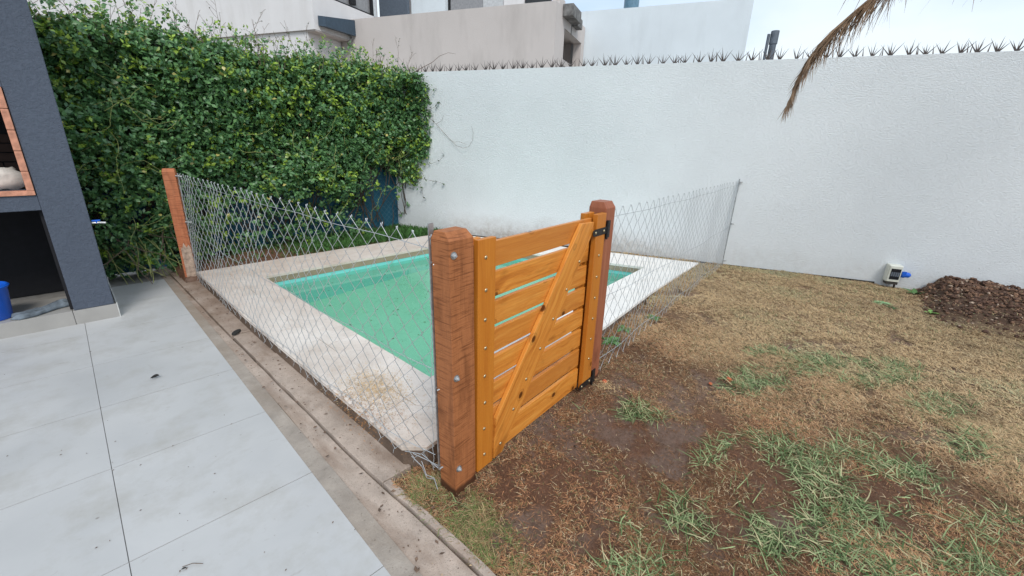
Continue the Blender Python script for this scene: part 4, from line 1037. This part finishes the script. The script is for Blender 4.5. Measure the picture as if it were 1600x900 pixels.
# dark inner branches fill the depth
mb = MB()
for i in range(240):
    x = random.uniform(-1.2, 4.1); y = S0.y+(x-S0.x)*SD.y/SD.x-random.uniform(.03, .16); z0 = random.uniform(0, 1.2); a = random.gauss(0, .45); L_ = random.uniform(.5, 1.1)
    pts = [(x+a*L_*q+.04*math.sin(q*5+i), y-.10*q*random.random(), min(z0+L_*q, 2.35)) for q in (0, .25, .5, .75, 1)]; mb.tube(pts, [.008, .007, .006, .004, .003], 4)
obj('branches', mb, simple('hedge_branch', (.07, .05, .035), .9), hd, kind='stuff')
# long yellow-green runners hanging in front
def wander(p, d, n, step, bend, grav=-.02):
    p = Vector(p); d = Vector(d).normalized(); pts = [p.copy()]
    for i in range(n):
        d = (d+Vector((random.gauss(0, bend), random.gauss(0, bend*.5), random.gauss(0, bend)+grav))).normalized(); p = p+d*step; pts.append(p.copy())
    return pts
vl = MB()
def runner(pts, r0, name='runner', mat=M_VINE, leaf_every=2, lsize=.035, parent=hd):
    m = MB().tube(pts, [r0*(1-.6*i/len(pts)) for i in range(len(pts))], 5)
    for i in range(1, len(pts), leaf_every):
        for s_ in (-1, 1):
            if random.random() < .75:
                M = Matrix.Translation(pts[i]) @ Matrix.Rotation(random.uniform(0, 6.28), 4, 'Z') @ Matrix.Rotation(random.uniform(-1.2, .6), 4, 'Y')
                leaf(vl, lsize*random.uniform(.7, 1.2), lsize*.5, M, .3, .3, 3)
    obj(name, m, mat, parent)
for i in range(46):
    x = random.choice((random.uniform(-.1, .9), random.uniform(.2, 3.0), random.uniform(3.2, 4.05))); z = random.uniform(.5, 1.9) if x < 3 else random.uniform(.7, 1.6)
    y = S0.y+(x-S0.x)*SD.y/SD.x-random.uniform(.34, .46)
    if x > 3.1: y += .12
    runner(wander((x, y, z), (random.uniform(-1, 1), -.15, random.uniform(-.9, .3)), random.randint(7, 14), .05, .28), .0028)
obj('runner_leaves', vl, simple('lime_runner_leaf', (.20, .31, .05), .5, 0, .35, 12), hd, kind='stuff')
# roots and stems at the left foot
for i in range(26):
    x = random.uniform(.1, .75); y = 5.86-random.uniform(0, .14)
    obj('stem', MB().tube(wander((x, y+.05, random.uniform(.3, .6)), (random.uniform(-.3, .7), -.2, -1), 9, .06, .22, -.05), .0035, 5), M_TWIG if i % 2 else M_VINE, hd)
# bare twigs above the top
vl2 = MB()
for i in range(95):
    x = random.uniform(-.9, 4.0); y = S0.y+(x-S0.x)*SD.y/SD.x-random.uniform(-.02, .30); z = 2.28
    tall = random.random() < .45; n_s = random.randint(6, 10) if tall else random.randint(3, 6)
    pts = wander((x, y, z), (random.uniform(-.45, .45), random.uniform(-.2, .2), 1), n_s, .062, .13, .0)
    m = MB().tube(pts, [.0036*(1-.7*q/len(pts)) for q in range(len(pts))], 5)
    for j in range(2, len(pts)-1):
        if random.random() < .55:
            sp_ = wander(pts[j], (random.uniform(-1, 1), random.uniform(-.3, .3), .9), 3, .04, .2, 0); m.tube(sp_, .0016, 4)
            for q in sp_[1:]:
                if random.random() < .45: leaf(vl2, .022, .013, Matrix.Translation(q) @ Matrix.Rotation(random.uniform(0, 6.28), 4, 'Z') @ Matrix.Rotation(random.uniform(-1.2, .3), 4, 'Y'), .3, .2, 3)
    obj('twig', m, M_TWIG, hd)
# dried vine on the white wall and a long arching twig near the corner
def wall_twig(tz, r=.003, lv=0):
    pts = [wpt(t, -.03-.02*math.sin(i*1.3), z) for i, (t, z) in enumerate(tz)]; obj('twig', MB().tube(pts, [r*(1-.6*i/len(pts)) for i in range(len(pts))], 5), M_TWIG, hd)
    if lv:
        for p in pts[1:]:
            for _ in range(lv): leaf(vl2, .045, .026, Matrix.Translation(p) @ Matrix.Rotation(random.uniform(0, 6.28), 4, 'Z') @ Matrix.Rotation(random.uniform(-1.2, .8), 4, 'Y'), .3, .3, 3)
wall_twig([(-4.55, 1.95), (-4.35, 1.86), (-4.2, 1.74), (-4.08, 1.62), (-3.97, 1.52), (-3.86, 1.44), (-3.74, 1.41), (-3.65, 1.43), (-3.60, 1.52), (-3.585, 1.62), (-3.60, 1.72)])
wall_twig([(-3.97, 1.52), (-3.88, 1.49), (-3.80, 1.50), (-3.70, 1.46)], .002); wall_twig([(-4.2, 1.74), (-4.10, 1.78), (-4.06, 1.86)], .002)
wall_twig([(-4.5, 2.05), (-4.32, 2.10), (-4.22, 2.22)], .002, 2); wall_twig([(-4.5, 1.9), (-4.33, 1.93), (-4.2, 1.98), (-4.16, 2.05)], .0025, 3); wall_twig([(-4.5, 1.98), (-4.3, 1.97), (-4.24, 1.78)], .0025, 2)
wall_twig([(-4.62, 1.15), (-4.45, 1.13), (-4.32, 1.16), (-4.18, 1.20), (-4.08, 1.30)], .002, 1); wall_twig([(-4.62, .95), (-4.42, .92), (-4.25, .90), (-4.1, .87)], .0025, 2)
wall_twig([(-4.62, 1.5), (-4.48, 1.42), (-4.40, 1.30)], .0025, 3); wall_twig([(-4.62, 1.0), (-4.50, .80), (-4.46, .62)], .0025, 3); wall_twig([(-4.64, 1.45), (-4.44, 1.55), (-4.34, 1.68)], .002, 3)
obj('twig_leaves', vl2, simple('dull_green_leaf', (.06, .12, .04), .6, 0, .3, 20), hd, kind='stuff')
pts = [wpt(-4.55, -.1, 2.42), wpt(-4.4, -.06, 2.50), wpt(-4.25, -.02, 2.57), wpt(-4.15, .03, 2.66), wpt(-4.02, .05, 2.70), wpt(-3.90, .05, 2.68)]
obj('twig', MB().tube(pts, [.005, .0045, .004, .003, .002, .0015], 5), M_TWIG, hd)

# ------------------------------------------------------------------ neighbouring houses
nh = thing('neighbour_house', 'beige rendered two-storey house with roof terrace behind the hedge and wall', 'house', WF(-8, 3.6))
def wb(name, t0, t1, o0, o1, z0, z1, mat, parent=nh, bevel=0, **k):
    return obj(name, MB().box(0, t1-t0, 0, o1-o0, z0, z1), mat, parent, WF(t0, o0), bevel=bevel, **k)
# terrace parapet block (front wall, right return with an opening)
wb('parapet_wall', -8.78, -3.56, 3.60, 3.80, -.1, 4.24, M_BEIGE)
wb('lower_wall', -13.5, -8.785, 3.62, 3.8, -.1, 3.83, M_BEIGE)
wb('return_wall', -3.76, -3.56, 3.802, 4.26, -.1, 4.29, M_BEIGE)
wb('return_wall', -3.76, -3.56, 5.80, 6.08, -.1, 4.30, M_BEIGE)
wb('return_wall', -3.76, -3.56, 4.262, 5.798, 3.90, 4.31, M_BEIGE)
wb('return_wall', -3.76, -3.56, 4.262, 5.798, -.1, 2.2, M_BEIGE)
wb('inner_wall', -5.2, -3.77, 6.10, 6.25, -.1, 4.3, M_BEIGE, nh)
wb('inner_ceiling', -5.2, -3.77, 4.2, 6.09, 3.95, 4.1, M_BEIGE)
wb('terrace_slab', -8.7, -3.77, 3.81, 6.0, 3.3, 3.42, M_BEIGE)
wb('gutter_box', -3.558, -3.33, 4.05, 4.75, 4.07, 4.30, simple('stained_concrete', (.19, .185, .18), .9, 0, .4, 8), bevel=.01)
wb('gutter_box', -3.558, -3.42, 4.85, 5.25, 4.06, 4.26, bpy.data.materials['stained_concrete'], bevel=.01)
wb('stain_band', -3.559, -3.552, 4.78, 4.84, 3.88, 4.2, bpy.data.materials['stained_concrete'])
# overhanging upper storey at the left
wb('lower_facade', -34.0, -9.15, 2.56, 3.60, -.1, 3.80, M_CREAM)
wb('upper_storey', -34.0, -8.87, 2.50, 3.14, 3.803, 7.5, M_CREAM)
wb('upper_storey', -34.0, -8.87, 3.141, 4.60, 3.803, 4.545, M_CREAM)
wb('upper_storey', -34.0, -8.87, 4.60, 4.70, 4.546, 7.5, M_PIPEW)
wb('soffit', -9.148, -8.88, 2.53, 3.58, 3.775, 3.802, M_BEIGE)
w1 = wb('window', -8.99, -8.93, 3.145, 4.598, 4.548, 7.0, M_GREYGLASS)
wb('frame', -8.905, -8.872, 4.50, 4.598, 4.56, 7.0, M_BLACK, w1)
wb('frame', -8.905, -8.872, 3.142, 4.497, 4.548, 4.575, M_BLACK, w1)
wb('latch', -8.90, -8.85, 3.72, 3.92, 4.62, 4.78, M_BLACK, w1)
mbp = MB(); pp = [(2.62, 3.90), (3.60, 3.905), (3.70, 4.26), (2.63, 4.10)]
mbp.v = [tuple(wpt(-8.868, o, z)) for o, z in pp]+[tuple(wpt(-8.66, o, z-.03)) for o, z in pp]; mbp.f = [(0, 1, 2, 3)[::-1], (4, 5, 6, 7), (0, 1, 5, 4), (1, 2, 6, 5), (2, 3, 7, 6), (3, 0, 4, 7)]
obj('awning_panel', mbp, M_TEALNAVY, nh)
# terrace room behind the parapet
wb('terrace_room', -9.0, -7.35, 5.62, 6.5, 3.4, 7.2, M_CREAM)
wb('curtain', -9.56+.35, -8.30, 5.28, 5.40, 3.4, 7.0, simple('slate_curtain', (.10, .125, .16), .7))
wb('pier', -9.40, -9.22, 4.90, 5.2, 3.4, 7.2, M_CREAM)
wb('terrace_wall', -8.28, -7.22, 5.45, 5.61, 3.4, 7.2, M_FARWHITE)
w2 = wb('window', -7.15, -6.2, 5.62, 5.66, 3.5, 7.0, M_GREYGLASS)
wb('frame', -7.30, -7.16, 5.60, 5.66, 3.5, 7.0, M_BLACK, w2)
w3 = wb('window', -6.19, -5.62, 5.62, 5.66, 3.5, 7.0, simple('pale_glass', (.55, .56, .57), .3))
wb('terrace_wall', -5.60, -5.05, 5.60, 5.75, 3.4, 7.2, M_CREAM)
wb('window', -5.04, -4.35, 5.66, 5.70, 3.5, 7.0, M_WINDARK)
wb('terrace_roof', -9.5, -4.3, 5.3, 6.1, 7.2, 7.4, M_CREAM)
wb('stair_cap', -3.74, -3.60, 3.85, 4.35, 4.31, 4.42, M_BEIGE)
# white blank-walled house to the right
wh = thing('white_house', 'blank white-rendered house gable seen above the garden wall', 'house', WF(-2, 6.1))
wb('gable_wall', -3.9, .165, 6.10, 9.5, -.1, 4.665, M_FARWHITE, wh)
tk = thing('roof_tank', 'small dark blue water tank on the roof of the white house', 'water tank', WF(-2.6, 7.2, 4.66))
obj('tank_body', MB().lathe([(.17, 0), (.19, .03), (.19, .55), (.10, .62)], 20, WF(-2.62, 7.0, 4.66)), simple('steel_blue_tank', (.10, .19, .26), .4), tk)
obj('tank_pipe', MB().tube([tuple(wpt(-2.98, 7.0, 4.66)), tuple(wpt(-2.98, 7.0, 4.78)), tuple(wpt(-2.80, 7.0, 4.82))], .03, 8), M_PIPEW, tk)
fp = thing('flue_pipe', 'grey metal flue pipe rising behind the wall spikes, right of the white house', 'chimney pipe', WF(.68, 5.9, 0))
M_FLUE = simple('dull_zinc_flue', (.13, .15, .18), .5, .4, .2, 10)
obj('pipe', MB().tube([tuple(wpt(.68, 5.9, 0)), tuple(wpt(.68, 5.9, 3.72))], .068, 18), M_FLUE, fp)
obj('cowl', MB().lathe([(.082, 3.70), (.082, 3.95), (.075, 3.955)], 18, WF(.68, 5.9, 0)), M_FLUE, fp)
obj('side_pipe', MB().tube([tuple(wpt(.565, 5.9, 0)), tuple(wpt(.565, 5.9, 3.90))], .03, 10), M_FLUE, fp)

# ------------------------------------------------------------------ palm with dead hanging frond
pm = thing('palm_tree', 'palm with a dry brown frond hanging into the top right of the view', 'palm tree', TM(4.35, -2.35, 0))
M_FROND = simple('dry_palm_frond', (.30, .195, .12), .8, 0, .35, 25)
M_FGREEN = simple('green_palm_frond', (.10, .16, .05), .6, 0, .3, 25)
M_TRUNK = simple('palm_trunk_bark', (.17, .12, .085), .95, 0, .4, 12, .8, 25)
crown = Vector((4.30, -2.30, 4.3))
obj('trunk', MB().tube([(4.35, -2.35, -.1), (4.36, -2.34, 1.2), (4.33, -2.32, 2.6), (4.30, -2.30, 4.3)], [.20, .16, .15, .17], 14), M_TRUNK, pm)
def frond(pts, mat, mleaf, llen, n, seed, droop=.9, dens=2, wleaf=.006):
    rr = random.Random(seed); P = [Vector(p) for p in pts]
    def cr(t):
        t = t*(len(P)-1); i = min(int(t), len(P)-2); f_ = t-i; a = P[max(i-1, 0)]; b_ = P[i]; c = P[i+1]; d = P[min(i+2, len(P)-1)]
        return .5*((2*b_)+(c-a)*f_+(2*a-5*b_+4*c-d)*f_*f_+(3*b_-a-3*c+d)*f_**3)
    line = [cr(i/30) for i in range(31)]
    fo = obj('frond', MB().tube(line, [.016*(1-.85*i/30)+.0015 for i in range(31)], 6), mat, pm)
    m = MB()
    for i in range(n):
        t = .12+.88*i/n; p = cr(t); d = (cr(min(1, t+.02))-cr(t-.02)).normalized(); side = d.cross(Vector((0, 0, 1))).normalized()
        for s_ in (-1, 1):
            for _ in range(dens):
                dd_ = droop*(2.6 if rr.random() < .5 else 1.); L_ = llen*(1-.72*t)*rr.uniform(.45, 1.1); hang = dd_ > droop*1.5; v = Vector((rr.gauss(0, .22), rr.gauss(0, .22), -1))+d*.35 if hang else (d*rr.uniform(.5, 1.1)+side*s_*rr.uniform(.05, .55)+Vector((0, 0, -dd_*rr.uniform(.2, .9)))); v.normalize(); L_ *= .8 if hang else 1.
                q = [p.copy()]; pv = p.copy()
                for j in range(4):
                    v = (v+Vector((rr.gauss(0, .10), rr.gauss(0, .10), -.16*dd_))).normalized(); pv = pv+v*L_/4; q.append(pv.copy())
                wd = v.cross(Vector((rr.gauss(0, 1), rr.gauss(0, 1), .3))).normalized()*wleaf*.5; b0_ = len(m.v)
                for j, a in enumerate(q):
                    w_ = 1-(j/4)**1.6*.9; m.v += [tuple(a-wd*w_), tuple(a+wd*w_)]
                for j in range(4): m.f.append((b0_+2*j, b0_+2*j+1, b0_+2*j+3, b0_+2*j+2))
    obj('leaflets', m, mleaf, fo, kind='stuff'); return fo
# the visible hanging one: points follow its arc down to the tip
frond([crown, (4.05, -1.3, 4.15), (3.62, -.2, 3.25), (3.44, .36, 2.52), (3.415, .60, 2.28), (3.40, .735, 2.13), (3.39, .80, 1.98), (3.382, .835, 1.80)], M_FROND, M_FROND, .46, 240, 3, .60, 2, .006)
for k, (dx_, dy_, dz_, g_) in enumerate(((1.6, .6, .9, 1), (.2, -1.9, .8, 1), (1.5, -1.3, .8, 1), (-1.0, -1.6, .9, 1), (1.9, -.3, .3, 0), (-.6, -.9, 1.3, 1))):
    e = crown+Vector((dx_, dy_, dz_-1.2)); mdl = crown+Vector((dx_*.5, dy_*.5, dz_*.7)); frond([crown, mdl, crown+Vector((dx_*.85, dy_*.85, dz_*.2)), e], M_FGREEN if g_ else M_FROND, M_FGREEN if g_ else M_FROND, .5, 60, 20+k, .6, 1, .018)
# frond whose lowest tips show along the top edge
frond([crown, (4.0, -1.5, 3.7), (3.5, -.7, 2.9), (3.28, -.25, 2.60), (3.2, .10, 2.52), (3.16, .36, 2.50), (3.14, .55, 2.44)], M_FROND, M_FROND, .85, 46, 5, 1.3, 1, .007)
